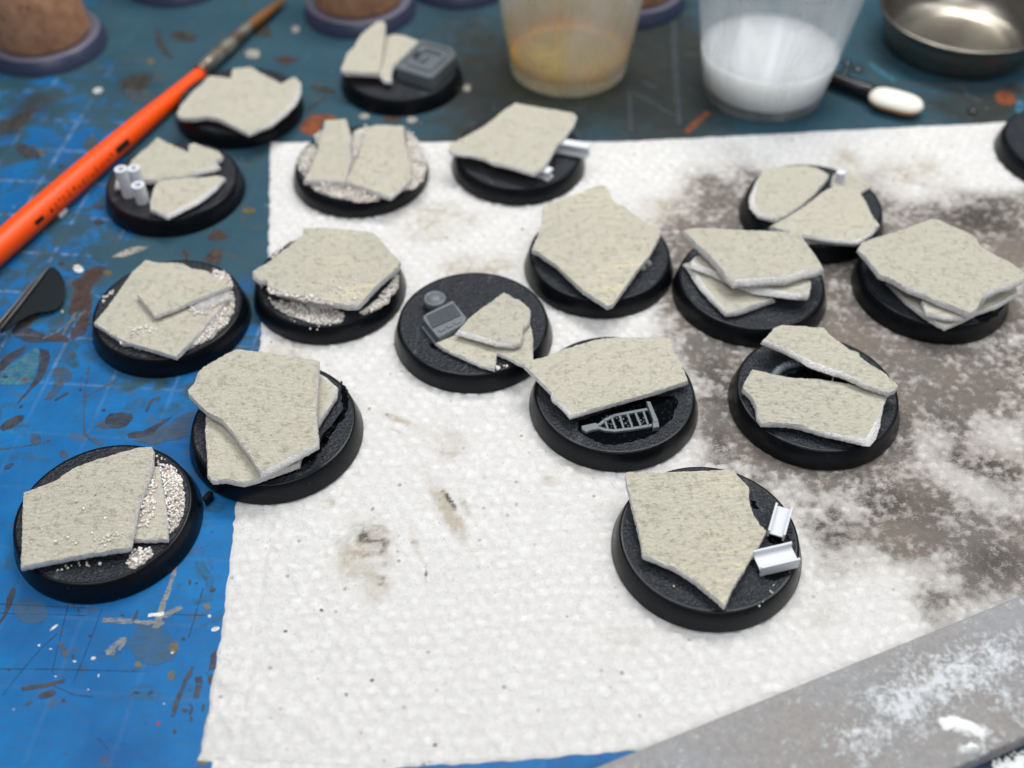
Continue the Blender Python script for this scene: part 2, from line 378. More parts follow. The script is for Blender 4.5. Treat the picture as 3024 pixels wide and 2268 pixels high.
# ---------------------------------------------------------------- object helpers
def tag(o, label=None, cat=None, group=None, kind=None):
    if label: o['label'] = label
    if cat: o['category'] = cat
    if group: o['group'] = group
    if kind: o['kind'] = kind
    return o
def empty(name, loc_mm, label=None, cat=None, group=None):
    o = bpy.data.objects.new(name, None)
    o.empty_display_size = 0.005
    o.location = Vector(loc_mm) * MM
    COL.objects.link(o)
    return tag(o, label, cat, group)
def root_loc(parent):
    v = Vector((0, 0, 0))
    while parent is not None: v += Vector(parent.location); parent = parent.parent
    return v / MM
def mesh(name, verts, faces, mats, parent=None, smooth=False, fmat=None, attrs=None):
    """verts in mm, table coordinates; the object's origin is the parent's."""
    me = bpy.data.meshes.new(name)
    off = root_loc(parent)
    V = (np.array([tuple(v) for v in verts], float) - np.array(off)) * MM
    me.from_pydata(V.tolist(), [], [list(f) for f in faces])
    for mm in (mats if isinstance(mats, (list, tuple)) else [mats]): me.materials.append(MT[mm])
    if fmat is not None: me.polygons.foreach_set('material_index', np.array(fmat, np.int32))
    if smooth: me.polygons.foreach_set('use_smooth', np.ones(len(me.polygons), bool))
    for k, v in (attrs or {}).items():
        a = me.attributes.new(k, 'FLOAT', 'POINT'); a.data.foreach_set('value', np.array(v, np.float32))
    me.update()
    o = bpy.data.objects.new(name, me)
    o.parent = parent
    COL.objects.link(o)
    return o
def ccw(pts):
    a = sum(p[0] * q[1] - q[0] * p[1] for p, q in zip(pts, pts[1:] + pts[:1]))
    return pts if a > 0 else pts[::-1]
def lathe(name, prof, c, mats, parent, n=72, fmat=None, smooth=True, axis=None, attr_level=None):
    """prof: (radius, z) from bottom to top, mm; revolves round the vertical through c."""
    V, F, FM = [], [], []
    for r, z in prof:
        for i in range(n):
            a = 2 * math.pi * i / n
            V.append(Vector((r * math.cos(a), r * math.sin(a), z)))
    for k in range(len(prof) - 1):
        for i in range(n):
            j = (i + 1) % n
            F.append((k * n + i, k * n + j, (k + 1) * n + j, (k + 1) * n + i)); FM.append(fmat[k] if fmat else 0)
    if prof[0][0] > 0.01: F.append(tuple(range(n))[::-1]); FM.append(fmat[0] if fmat else 0)
    if prof[-1][0] > 0.01: F.append(tuple((len(prof) - 1) * n + i for i in range(n))); FM.append(fmat[-1] if fmat else 0)
    T = axis if axis is not None else Matrix.Identity(4)
    V2 = [T @ v + Vector(c) for v in V]
    at_ = {'level': [attr_level(v.z, math.hypot(v.x, v.y)) for v in V]} if attr_level else None
    o = mesh(name, V2, F, mats, parent, smooth, FM, at_)
    return o
def autosmooth(o, ang=35):
    me = o.data
    bm = bmesh.new(); bm.from_mesh(me)
    for e in bm.edges:
        if len(e.link_faces) == 2 and e.calc_face_angle(0) > R(ang): e.smooth = False
    bm.to_mesh(me); bm.free()
    return o
def prism(name, pts, t, mat, parent, bevel=0.0, tiers=None, down=True):
    """pts: 3D outline of the top face (mm). tiers: list of (inset, dz) added above the outline."""
    pts = ccw([Vector(p) for p in pts]); n = len(pts)
    cen = sum(pts, Vector()) / n
    nrm = []
    for i in range(n):
        d = (pts[(i + 1) % n] - pts[i - 1]); nrm.append(Vector((d.y, -d.x, 0)).normalized())
    rings = [[p + Vector((0, 0, -t)) for p in pts]]
    if bevel: rings.append([p + Vector((0, 0, -bevel)) for p in pts]); rings.append([p - nn * bevel for p, nn in zip(pts, nrm)])
    else: rings.append(pts)
    for ins, dz in (tiers or []): rings.append([cen + (p - cen) * ins + Vector((0, 0, dz)) for p in pts])
    V = [v for r in rings for v in r]; F = [tuple(range(n))[::-1]]
    for k in range(len(rings) - 1):
        for i in range(n):
            j = (i + 1) % n; F.append((k * n + i, k * n + j, (k + 1) * n + j, (k + 1) * n + i))
    F.append(tuple((len(rings) - 1) * n + i for i in range(n)))
    return mesh(name, V, F, mat, parent)
def strip_pts(line, w):
    """Outline of a ribbon of width w along a 3D polyline lying flat."""
    L, Rr = [], []
    for i, p in enumerate(line):
        d = (line[min(i + 1, len(line) - 1)] - line[max(i - 1, 0)]); d.z = 0; d.normalize()
        s = Vector((-d.y, d.x, 0)) * (w[i] if isinstance(w, (list, tuple)) else w) / 2
        L.append(p + s); Rr.append(p - s)
    return L + Rr[::-1]
def tube(name, line, rad, mat, parent, n=12, caps=True):
    """rad: number or list of radii along the polyline (mm)."""
    V, F = [], []
    up = Vector((0, 0, 1))
    for i, p in enumerate(line):
        d = (line[min(i + 1, len(line) - 1)] - line[max(i - 1, 0)]).normalized()
        s = d.cross(up); s = s.normalized() if s.length > 1e-4 else Vector((1, 0, 0)); u = s.cross(d).normalized()
        r = rad[i] if isinstance(rad, (list, tuple)) else rad
        for k in range(n):
            a = 2 * math.pi * k / n; V.append(p + (s * math.cos(a) + u * math.sin(a)) * r)
    for i in range(len(line) - 1):
        for k in range(n):
            j = (k + 1) % n; F.append((i * n + k, i * n + j, (i + 1) * n + j, (i + 1) * n + k))
    if caps: F.append(tuple(range(n))[::-1]); F.append(tuple((len(line) - 1) * n + k for k in range(n)))
    o = mesh(name, V, F, mat, parent, True)
    return autosmooth(o, 50)
def jitter_poly(pts, step=0.5, amp=0.12, seed=0, freq=2.6):
    """Densify a closed 2D outline and roughen it. Returns points and the source parameter of each."""
    out, par = [], []
    n = len(pts)
    for i in range(n):
        a, b = Vector(pts[i]), Vector(pts[(i + 1) % n])
        L = (b - a).length; k = max(1, int(L / step))
        d = (b - a).normalized() if L > 1e-6 else Vector((1, 0)); nn = Vector((d.y, -d.x))
        for j in range(k):
            t = j / k; p = a.lerp(b, t)
            q = mnoise.fractal(Vector((p.x * freq, p.y * freq, seed * 3.7)), 0.8, 2.0, 3)
            out.append(p + nn * (amp * q * (1.3 if j else .35))); par.append(i + t)
    return out, par

slab_id = [0]
def slab(parent, base, crop, pts, z, tilt=(0, 0), t=1.6, flare=0.18, fl=None, name='slab', label=None, tex=None, rough=0.105):
    """Broken piece of textured card: pts outline its painted face in the photo, z its height over the base's foot (mm)."""
    slab_id[0] += 1; sid = slab_id[0]
    about = (base[0], base[1])
    P = [crop.at(p, base[2] + z, tilt, about) for p in pts]
    idx = list(range(len(P)))
    area = sum(p.x * q.y - q.x * p.y for p, q in zip(P, P[1:] + P[:1]))
    if area < 0: P = P[::-1]; idx = idx[::-1]
    out, par = jitter_poly([p.xy for p in P], 0.38, rough, sid)
    n = len(out)
    # interior points
    xs = [p.x for p in out]; ys = [p.y for p in out]
    st = 0.62
    gx, gy = np.meshgrid(np.arange(min(xs), max(xs), st), np.arange(min(ys), max(ys), st))
    gx = gx + RNG.uniform(-.2, .2, gx.shape); gy = gy + RNG.uniform(-.2, .2, gy.shape)
    ok = inside(gx, gy, [(p.x, p.y) for p in out]); gx, gy = gx[ok], gy[ok]
    o2 = np.array([(p.x, p.y) for p in out])
    if len(gx):
        d = np.min((gx[:, None] - o2[None, :, 0]) ** 2 + (gy[:, None] - o2[None, :, 1]) ** 2, axis=1)
        gx, gy = gx[d > .09], gy[d > .09]
    pts2 = [Vector((p.x, p.y)) for p in out] + [Vector((a, b)) for a, b in zip(gx, gy)]
    res = delaunay_2d_cdt(pts2, [], [list(range(n))], 1, 1e-6)
    tv, tf, orig = res[0], res[2], res[3]
    def zt(x, y): return base[2] + z + tilt[0] * (x - about[0]) + tilt[1] * (y - about[1])
    def hgt(x, y):
        v = Vector((x * 0.55, y * 0.75, sid * 5.3))
        return 0.11 * mnoise.fractal(v, 0.9, 2.1, 4) + 0.10 * mnoise.noise(Vector((x * .12, y * .12, sid * 2.1)))
    V = [Vector((v.x, v.y, zt(v.x, v.y) + hgt(v.x, v.y))) for v in tv]
    # map outline index -> triangulated vertex
    om = {}
    for vi, ol in enumerate(orig):
        for q in ol:
            if q < n: om[q] = vi
    F = [tuple(f) for f in tf]; FM = [0] * len(F)
    # side rings
    def flw(u):
        i = int(u) % len(P); f = u - int(u); j = (i + 1) % len(P)
        a = (fl or {}).get(idx[i], flare); b = (fl or {}).get(idx[j], flare)
        return a + (b - a) * f
    prof = [(0.22, 0.08), (0.75, 0.40), (1.0, 0.72), (0.85, 1.0)]
    t = t * .70
    prev = [om.get(i) for i in range(n)]
    if None in prev:
        for i in range(n):
            if prev[i] is None: prev[i] = prev[i - 1] if prev[i - 1] is not None else om[next(iter(om))]
    for kr, (fo, fz) in enumerate(prof):
        cur = []
        for i in range(n):
            d = out[(i + 1) % n] - out[i - 1]; d = out[(i + 2) % n] - out[i - 2] if d.length < 1e-6 else d
            nn = Vector((d.y, -d.x)).normalized(); w = flw(par[i]) * 1.2 + .02
            if par[i] == int(par[i]):
                pi_ = int(par[i]); e1_ = (P[pi_].xy - P[pi_ - 1].xy).normalized(); e2_ = (P[(pi_ + 1) % len(P)].xy - P[pi_].xy).normalized()
                bis = Vector((e1_.y + e2_.y, -e1_.x - e2_.x))
                if bis.length > .2: bis.normalize(); nn = bis / max(.5, bis.dot(Vector((e1_.y, -e1_.x))))
            jt = mnoise.fractal(Vector((out[i].x * 1.1, out[i].y * 1.1, kr * 4.1 + sid)), 0.8, 2, 3)
            q = out[i] + nn * (w * fo + 0.05 * jt)
            zz = zt(q.x, q.y) - t * fz + 0.06 * jt * (kr < 3)
            cur.append(len(V)); V.append(Vector((q.x, q.y, zz)))
        for i in range(n):
            j = (i + 1) % n
            if prev[i] != prev[j]: F.append((cur[i], cur[j], prev[j], prev[i])); FM.append(1)
        prev = cur
    F.append(tuple(prev[::-1])); FM.append(1)
    mt = 'olive_card_%d' % (tex if tex is not None else sid % 2)
    o = mesh(name, V, F, [mt, 'card_core'], parent, True, FM)
    autosmooth(o, 48)
    if label: o['label'] = label
    return o

ICO_V = []
phi = (1 + 5 ** .5) / 2
for a, b in ((-1, phi), (1, phi), (-1, -phi), (1, -phi)): ICO_V += [(a, b, 0), (0, a, b), (b, 0, a)]
ICO_V = np.array(ICO_V) / math.hypot(1, phi)
bm_ = bmesh.new()
for v in ICO_V: bm_.verts.new(v)
bmesh.ops.convex_hull(bm_, input=bm_.verts)
bm_.verts.index_update(); bm_.verts.ensure_lookup_table()
ICO_V = np.array([tuple(v.co) for v in bm_.verts]); ICO_F = np.array([[v.index for v in f.verts] for f in bm_.faces]); bm_.free()
def grains(name, parent, P, size, rng, mat='sand_grain', smooth=False):
    n = len(P)
    V = np.empty((n, 12, 3)); tone = np.empty((n, 12))
    for i in range(n):
        q = rng.normal(size=(3, 3)); u, _, vt = np.linalg.svd(q); rot = u @ vt
        s = size * rng.uniform(.65, 1.25) * np.array([1, rng.uniform(.65, 1), rng.uniform(.6, .95)])
        V[i] = (ICO_V * rng.uniform(.75, 1.15, (12, 1)) * s) @ rot.T + P[i]
        tone[i] = rng.uniform(0, 1)
    F = (ICO_F[None] + (np.arange(n) * 12)[:, None, None]).reshape(-1, 3)
    o = mesh(name, V.reshape(-1, 3), F.tolist(), mat, parent, smooth, None, {'tone': tone.reshape(-1)})
    o['kind'] = 'stuff'
    return o
def sand(parent, base, crop, regions, size=0.27, seed=1, name='sand', bed=True):
    """regions: (outline in the photo, height over the base's foot, count, heap depth)"""
    rng = np.random.default_rng(seed); allP = []
    for pts, z, cnt, depth in regions:
        Q = [crop.at(p, base[2] + z) for p in pts]; poly = [(q.x, q.y) for q in Q]
        x0, x1 = min(p[0] for p in poly), max(p[0] for p in poly); y0, y1 = min(p[1] for p in poly), max(p[1] for p in poly)
        if bed and cnt >= 70: puddle(parent, base, crop, pts, z, 'sand_bed', .03 + .05 * depth, 'sand_bed')['kind'] = 'stuff'
        cnt = int(cnt * 1.1)
        got = 0
        while got < cnt:
            xx = rng.uniform(x0, x1, cnt * 4); yy = rng.uniform(y0, y1, cnt * 4)
            k = inside(xx, yy, poly) & (vnoise(xx * .9, yy * .9, seed) + rng.uniform(-.15, .5, xx.shape) > .36)
            xx, yy = xx[k][:cnt - got], yy[k][:cnt - got]; got += len(xx)
            zz = base[2] + z + size * .45 + depth * rng.uniform(0, 1, xx.shape) * vnoise(xx * .5 + 5, yy * .5, seed + 3)
            allP.append(np.stack([xx, yy, zz], -1))
            if len(xx) == 0: break
    return grains(name, parent, np.concatenate(allP), size, rng)
def puddle(parent, base, crop, pts, z, mat='wet_glue', t=0.16, name='glue'):
    P = [crop.at(p, base[2] + z) for p in pts]
    P = ccw(P); o2, _ = jitter_poly([p.xy for p in P], 0.5, 0.35, len(pts), .8)
    if mat == 'wet_glue':
        n = len(o2); zz = base[2] + z + .03
        V = [Vector((p.x, p.y, zz - .15)) for p in o2] + [Vector((p.x, p.y, zz)) for p in o2]
        return mesh(name, V, [(i, (i + 1) % n, n + (i + 1) % n, n + i) for i in range(n)] + [tuple(n + i for i in range(n))], mat, parent)
    cen = sum(o2, Vector((0, 0))) / len(o2); n = len(o2)
    V = [Vector((p.x, p.y, base[2] + z - .1)) for p in o2] + [Vector((*(cen + (p - cen) * .94), base[2] + z + t * .9)) for p in o2] + [Vector((*(cen + (p - cen) * .6), base[2] + z + t)) for p in o2]
    F = []
    for k in range(2):
        for i in range(n):
            j = (i + 1) % n; F.append((k * n + i, k * n + j, (k + 1) * n + j, (k + 1) * n + i))
    F.append(tuple(2 * n + i for i in range(n)))
    return mesh(name, V, F, mat, parent, True)
def beam(name, a, b, width, flange, parent, web_up=True, th=0.35):
    """I-section offcut from a to b (mm): web flat (web_up) or upright."""
    a, b = Vector(a), Vector(b); ax = (b - a).normalized()
    up = Vector((0, 0, 1)); side = ax.cross(up).normalized(); up = side.cross(ax).normalized()
    if not web_up: side, up = up, -side
    def box(c0, c1, s0, s1, u0, u1):
        return [c0 + side * s + up * u for s, u in ((s0, u0), (s1, u0), (s1, u1), (s0, u1))] + [c1 + side * s + up * u for s, u in ((s0, u0), (s1, u0), (s1, u1), (s0, u1))]
    hw, hf, h = width / 2, flange / 2, th / 2
    sec = [(-hw, -hf), (-hw + th, -hf), (-hw + th, -h), (hw - th, -h), (hw - th, -hf), (hw, -hf), (hw, hf), (hw - th, hf), (hw - th, h), (-hw + th, h), (-hw + th, hf), (-hw, hf)]
    V = [a + side * s + up * u for s, u in sec] + [b + side * s + up * u for s, u in sec]
    n = len(sec); F = [tuple(range(n)), tuple(range(n, 2 * n))[::-1]]
    for i in range(n):
        j = (i + 1) % n; F.append((j, i, n + i, n + j))
    return mesh(name, V, F, 'white_styrene', parent)

# ---------------------------------------------------------------- the setting: cutting mat
MAT_Z = -0.5
def grid_mesh(name, X, Y, Z, mat, attrs, parent=None):
    ny, nx = X.shape
    V = np.stack([X, Y, Z], -1).reshape(-1, 3) * MM
    i = np.arange(ny - 1)[:, None] * nx + np.arange(nx - 1)[None]
    F = np.stack([i, i + 1, i + nx + 1, i + nx], -1).reshape(-1, 4)
    me = bpy.data.meshes.new(name)
    me.vertices.add(len(V)); me.vertices.foreach_set('co', V.reshape(-1))
    me.loops.add(F.size); me.loops.foreach_set('vertex_index', F.reshape(-1))
    me.polygons.add(len(F)); me.polygons.foreach_set('loop_start', np.arange(len(F)) * 4)
    me.update(calc_edges=True)
    me.polygons.foreach_set('use_smooth', np.ones(len(F), bool))
    me.materials.append(MT[mat])
    for k, v in attrs.items():
        a = me.attributes.new(k, 'FLOAT', 'POINT'); a.data.foreach_set('value', v.reshape(-1).astype(np.float32))
    me.update(); me.validate()
    o = bpy.data.objects.new(name, me); o.parent = parent; COL.objects.link(o); return o
ax = np.concatenate([[-320, -260, -210], np.arange(-175, 176, 1.5), [210, 260, 320]])
ay = np.concatenate([[-190, -150], np.arange(-120, 181, 1.5), [210, 250]])
X, Y = np.meshgrid(ax, ay)
def blob(px, py, rx, ry, s, X=X, Y=Y, z=MAT_Z):
    c = at(px, py, z); sx = (at(px + 50, py, z) - at(px - 50, py, z)).length / 100; sy = (at(px, py + 40, z) - at(px, py - 40, z)).length / 80
    return s * np.exp(-(((X - c.x) / (rx * sx)) ** 2 + ((Y - c.y) / (ry * sy)) ** 2))
g = .80 * sstep(10, 150, Y + 0.75 * (X + 95))
g = g * (.30 + .70 * sstep(-118, -62, X + .15 * (Y - 60)))
g = np.clip(g + .40 * (fbm(X * .03, Y * .03, 3, 5) - .5), 0, 1)
g = np.maximum(g, np.clip(blob(1100, 380, 350, 260, 1) + blob(700, 560, 90, 200, .7) + blob(500, 760, 200, 80, .45) + blob(560, 30, 300, 90, .35), 0, 1))
g = g * (1 - np.clip(blob(120, 560, 260, 220, .8) + blob(2590, 90, 80, 70, .55) + blob(2620, 330, 160, 45, .5) + blob(960, 150, 120, 70, .4) + blob(1000, 330, 140, 40, .45) + blob(880, 60, 60, 50, .3), 0, 1))
dk = np.clip(blob(1950, 200, 230, 260, 1.0) + blob(1500, 260, 260, 190, .85) + blob(1300, 60, 260, 80, .35) + blob(2480, 230, 160, 140, .35) + blob(1180, 420, 260, 70, .3) + blob(2900, 320, 200, 80, .8) + blob(330, 40, 90, 60, .3) + blob(90, 320, 130, 60, .6) + blob(400, 250, 90, 50, .55) + blob(2640, 150, 120, 60, .4) + blob(3000, 2260, 140, 60, 1.0), 0, 1)
fr = sstep(5, -30, Y)
cm = grid_mesh('cutting_mat', X, Y, np.full_like(X, MAT_Z), 'cutting_mat', {'grime': g, 'dark': dk, 'front': fr})
tag(cm, 'blue gridded cutting mat stained with paint, under everything', None, None, 'structure')

stain_n = [0]
def stain(crop, pts, mat, h=0.05, amp=0.5, step=0.8):
    stain_n[0] += 1; k = stain_n[0]
    P = ccw([crop.at(p, MAT_Z) for p in pts])
    o2, _ = jitter_poly([p.xy for p in P], step, amp, k * 1.7, .55)
    n = len(o2); z = MAT_Z + 0.01 + 0.004 * (k % 9)
    V = [Vector((p.x, p.y, z - .02)) for p in o2] + [Vector((p.x, p.y, z + h)) for p in o2]
    F = [(i, (i + 1) % n, n + (i + 1) % n, n + i) for i in range(n)] + [tuple(n + i for i in range(n))]
    return mesh('paint_stain', V, F, mat, cm)
def dab(crop, c, rx, ry, ang, mat, h=0.05, amp=.3):
    ca, sa = math.cos(ang), math.sin(ang)
    return stain(crop, [(c[0] + rx * ca * math.cos(t) - ry * sa * math.sin(t), c[1] + rx * sa * math.cos(t) + ry * ca * math.sin(t)) for t in np.linspace(0, 2 * math.pi, 13)[:-1]], mat, h, amp)
def stroke(crop, line, w, mat, h=0.05, amp=.2):
    P = [crop.at(p, MAT_Z) for p in line]
    pts = strip_pts(P, w); k = stain_n[0] = stain_n[0] + 1
    o2, _ = jitter_poly([p.xy for p in ccw(pts)], .5, amp, k * 1.7, .9)
    n = len(o2); z = MAT_Z + 0.012 + 0.004 * (k % 9)
    V = [Vector((p.x, p.y, z - .02)) for p in o2] + [Vector((p.x, p.y, z + h)) for p in o2]
    F = [(i, (i + 1) % n, n + (i + 1) % n, n + i) for i in range(n)] + [tuple(n + i for i in range(n))]
    return mesh('paint_stain', V, F, mat, cm)
S1 = Crop(0, 760, 400)
stain(S1, [(1480, 170), (1600, 140), (1720, 145), (1690, 260), (1600, 400), (1500, 470), (1470, 600), (1500, 760), (1480, 900), (1450, 1100), (1380, 1260), (1200, 1350), (1140, 1320), (1160, 1180), (1300, 1000), (1370, 900), (1280, 870), (1140, 950), (1120, 800), (1200, 650), (1240, 500), (1180, 400), (1300, 330)], 'paint_brown', amp=.3)
stain(S1, [(740, 1370), (1100, 1395), (1140, 1330), (1000, 1260), (770, 1265)], 'paint_brown', amp=.25)
stain(S1, [(700, 690), (560, 800), (350, 1000), (200, 1180), (230, 1290), (500, 1390), (740, 1390), (760, 1280), (560, 1190), (430, 1150), (600, 1000), (650, 900), (900, 830), (1000, 740)], 'paint_dark', amp=.3)
dab(S1, (1280, 190), 90, 60, .3, 'paint_white'); dab(S1, (1760, 260), 70, 50, .3, 'paint_yellow'); dab(S1, (1000, 105), 50, 28, 0, 'paint_dark'); dab(S1, (1020, 890), 24, 24, 0, 'paint_white')
stroke(S1, [(700, 1330), (900, 1240), (1150, 1060), (1400, 880)], .4, 'paint_faded'); stroke(S1, [(1000, 1330), (1060, 1200), (1240, 900), (1390, 570)], .4, 'paint_faded')
S2 = Crop(0, 980, 600)
stain(S2, [(0, 330), (120, 230), (280, 150), (260, 220), (120, 330), (0, 440)], 'paint_dark', amp=.3)
stain(S2, [(430, 180), (520, 190), (550, 270), (500, 420), (420, 560), (320, 650), (220, 760), (150, 820), (300, 640), (400, 480), (430, 330)], 'paint_dark', amp=.25)
stain(S2, [(400, 160), (430, 240), (420, 360), (330, 560), (250, 590), (130, 580), (0, 570), (0, 450), (180, 320), (320, 220)], 'paint_teal', amp=.25)
dab(S2, (275, 518), 32, 22, 0, 'paint_orange'); dab(S2, (60, 492), 34, 20, 0, 'paint_dark')
dab(S2, (680, 470), 110, 90, .2, 'paint_grey'); stain(S2, [(600, 540), (700, 560), (640, 650), (540, 740), (470, 740), (560, 640)], 'paint_grey')
stain(S2, [(1140, 950), (1200, 890), (1320, 880), (1440, 890), (1450, 940), (1380, 1020), (1300, 1050), (1180, 1020)], 'paint_dark')
stain(S2, [(1030, 1040), (1090, 970), (1150, 970), (1220, 1050), (1120, 1060)], 'paint_grey')
stain(S2, [(1390, 1110), (1560, 1080), (1700, 1010), (1880, 920), (1740, 1030), (1660, 1120), (1500, 1160), (1400, 1150)], 'paint_dark', amp=.35)
stain(S2, [(1450, 1190), (1700, 1090), (1950, 930), (2150, 820), (2090, 980), (2060, 1140), (1800, 1200), (1640, 1230)], 'paint_grey', amp=.4)
stain(S2, [(0, 1040), (80, 960), (200, 910), (270, 910), (240, 970), (120, 1050), (30, 1080)], 'paint_dark', amp=.3)
stain(S2, [(920, 700), (1050, 630), (1200, 540), (1330, 480), (1250, 550), (1080, 640), (930, 720)], 'paint_grey', amp=.2)
stroke(S2, [(970, 380), (925, 640), (912, 900), (920, 1120)], .45, 'paint_grey'); stroke(S2, [(930, 1110), (1020, 1180), (1110, 1230)], .7, 'paint_grey')
stroke(S2, [(600, 750), (680, 700), (740, 660)], .6, 'paint_dark'); stroke(S2, [(1590, 870), (1630, 790), (1665, 730)], .4, 'paint_dark'); stroke(S2, [(0, 1275), (250, 1250), (540, 1190)], .35, 'paint_grey')
dab(S2, (690, 1330), 50, 40, .8, 'paint_grey'); dab(S2, (95, 1465), 55, 22, -.5, 'paint_dark'); dab(S2, (230, 815), 25, 14, -.4, 'paint_dark'); dab(S2, (875, 632), 18, 11, -.3, 'paint_dark'); dab(S2, (1130, 852), 25, 14, -.3, 'paint_dark'); dab(S2, (1715, 728), 35, 25, -.3, 'paint_grey'); dab(S2, (390, 1170), 60, 70, .3, 'paint_grey'); dab(S2, (800, 245), 40, 30, .2, 'paint_grey'); dab(S2, (530, 1188), 22, 13, 0, 'paint_dark')
S3 = Crop(0, 1668, 800)
stain(S3, [(55, 270), (90, 200), (120, 180), (130, 230), (100, 310), (50, 420), (0, 495), (0, 450), (40, 370)], 'paint_dark', amp=.15)
stroke(S3, [(1440, 10), (1400, 130), (1350, 280), (1300, 420), (1270, 520)], [.5, .7, .9, 1.3, 1.0], 'paint_old'); stroke(S3, [(840, 452), (1050, 462), (1200, 475), (1340, 480)], [.9, .9, .8, .6], 'paint_old')
stroke(S3, [(1270, 430), (1380, 400), (1490, 345)], [.8, 1.3, .5], 'paint_old'); stroke(S3, [(1210, 415), (1340, 400)], .6, 'paint_white')
stroke(S3, [(870, 720), (940, 660), (1020, 595)], [.9, .8, .6], 'paint_old'); stroke(S3, [(1020, 595), (1000, 660), (970, 700)], .6, 'paint_old'); stroke(S3, [(870, 715), (940, 715)], 1.0, 'paint_old')
dab(S3, (1250, 660), 200, 160, .3, 'paint_film', amp=.9); dab(S3, (250, 380), 150, 100, .2, 'paint_film', amp=.8)
stain(S3, [(170, 1000), (300, 980), (430, 955), (540, 930), (520, 960), (380, 1000), (250, 1020), (180, 1030)], 'paint_dark', amp=.15)
dab(S3, (385, 1060), 75, 28, -.3, 'paint_dark', amp=.15); dab(S3, (518, 695), 28, 75, -.45, 'paint_grey', amp=.12); dab(S3, (518, 1108), 20, 16, 0, 'paint_dark', amp=.1)
stroke(S3, [(1575, 830), (1530, 920), (1470, 1050), (1430, 1160), (1410, 1240)], [.5, .7, .7, .9, .5], 'paint_dark', amp=.25); stain(S3, [(1590, 920), (1650, 910), (1660, 960), (1620, 1090), (1580, 1090), (1600, 1010)], 'paint_dark', amp=.3)
stain(S3, [(1720, 740), (1770, 690), (1760, 850), (1700, 860), (1720, 800)], 'paint_dark', amp=.3); stain(S3, [(1700, 900), (1740, 900), (1730, 980), (1700, 970)], 'paint_dark', amp=.2)
for c, rx, ry, a in (((1510, 1190), 25, 18, 0), ((1560, 1190), 16, 40, .3), ((1425, 1360), 14, 22, 0), ((1560, 1260), 15, 22, 0), ((1660, 1170), 12, 30, .2), ((600, 330), 9, 22, 0), ((640, 365), 8, 24, -.2), ((1105, 420), 12, 55, .4), ((1550, 145), 11, 22, .1), ((1605, 150), 12, 10, 0), ((1740, 205), 28, 16, -.4), ((1000, 412), 12, 9, 0), ((735, 580), 13, 11, 0), ((595, 750), 10, 20, 0), ((1500, 605), 18, 15, 0), ((75, 855), 14, 9, 0), ((1230, 1045), 24, 12, -.2), ((1115, 1043), 26, 10, 0), ((240, 1130), 32, 10, -.5)):
    dab(S3, c, rx, ry, a, 'paint_dark', amp=.08)
dab(S3, (1400, 905), 30, 40, .3, 'paint_yellow', amp=.15); dab(S3, (1130, 815), 30, 24, .3, 'paint_yellow', amp=.15); dab(S3, (1295, 1297), 17, 15, 0, 'paint_red', amp=.05); dab(S3, (1420, 670), 40, 50, .3, 'paint_yellow', amp=.2); dab(S3, (1690, 345), 34, 26, .3, 'paint_yellow', amp=.3); dab(S3, (1670, 1600), 60, 40, -.3, 'paint_yellow', amp=.3)
for c, rx, ry, a in (((320, 660), 15, 14, 0), ((415, 688), 18, 7, 0), ((763, 764), 30, 17, -.3), ((1410, 715), 24, 14, -.5), ((1710, 420), 20, 20, 0), ((720, 1020), 13, 8, .4), ((610, 790), 20, 10, 0), ((1760, 525), 50, 24, -.35), ((440, 515), 12, 60, .9), ((455, 913), 10, 8, 0), ((805, 905), 9, 16, .3), ((1340, 1135), 12, 6, .4)):
    dab(S3, c, rx * .72, ry * .72, a, 'paint_white', amp=.06)
for ln in ([(0, 850), (420, 852), (800, 862), (1220, 872)], [(835, 355), (770, 530), (690, 740), (600, 960)], [(558, 325), (510, 520), (460, 720), (425, 880)], [(470, 560), (330, 690), (190, 850), (20, 1065)], [(1660, 190), (1600, 390), (1540, 600)], [(0, 320), (330, 335), (700, 352)], [(0, 395), (400, 405), (700, 415)], [(430, 985), (600, 1060), (760, 1080)], [(790, 1410), (840, 1460), (885, 1510)], [(1330, 400), (1500, 408), (1700, 412)]):
    stroke(S3, ln, .16, 'paint_cut', .01, .06)
S4 = Crop(0, 0, 800)
dab(S4, (335, 1252), 32, 22, .2, 'paint_yellow', amp=.15); dab(S4, (230, 1240), 110, 50, .4, 'paint_dark', amp=.5); stain(S4, [(0, 990), (120, 960), (260, 900), (330, 880), (240, 980), (140, 1080), (0, 1110)], 'paint_dark', amp=.5)
stain(S4, [(1000, 640), (1120, 610), (1260, 610), (1220, 690), (1150, 740), (990, 720)], 'paint_dark', amp=.5); stroke(S4, [(1285, 240), (1300, 340), (1350, 430), (1400, 470)], [1, 1.6, 1.8, 1], 'paint_dark'); dab(S4, (800, 740), 40, 22, -.2, 'paint_white', amp=.2)
dab(S4, (1230, 500), 35, 25, 0, 'paint_yellow', amp=.2); dab(S4, (1500, 300), 110, 40, .1, 'paint_dark', amp=.5); dab(S4, (740, 1180), 50, 70, .2, 'paint_grey', amp=.4); dab(S4, (2060, 440), 60, 35, .1, 'paint_cream', amp=.3); dab(S4, (1140, 780), 130, 60, .3, 'paint_grey', amp=.5); dab(S4, (500, 1360), 30, 22, 0, 'paint_dark')
S5 = Crop(750, 0, 800)
stain(S5, [(370, 1060), (400, 990), (480, 940), (580, 930), (690, 965), (560, 1000), (540, 1090), (450, 1110)], 'paint_orange', amp=.3)
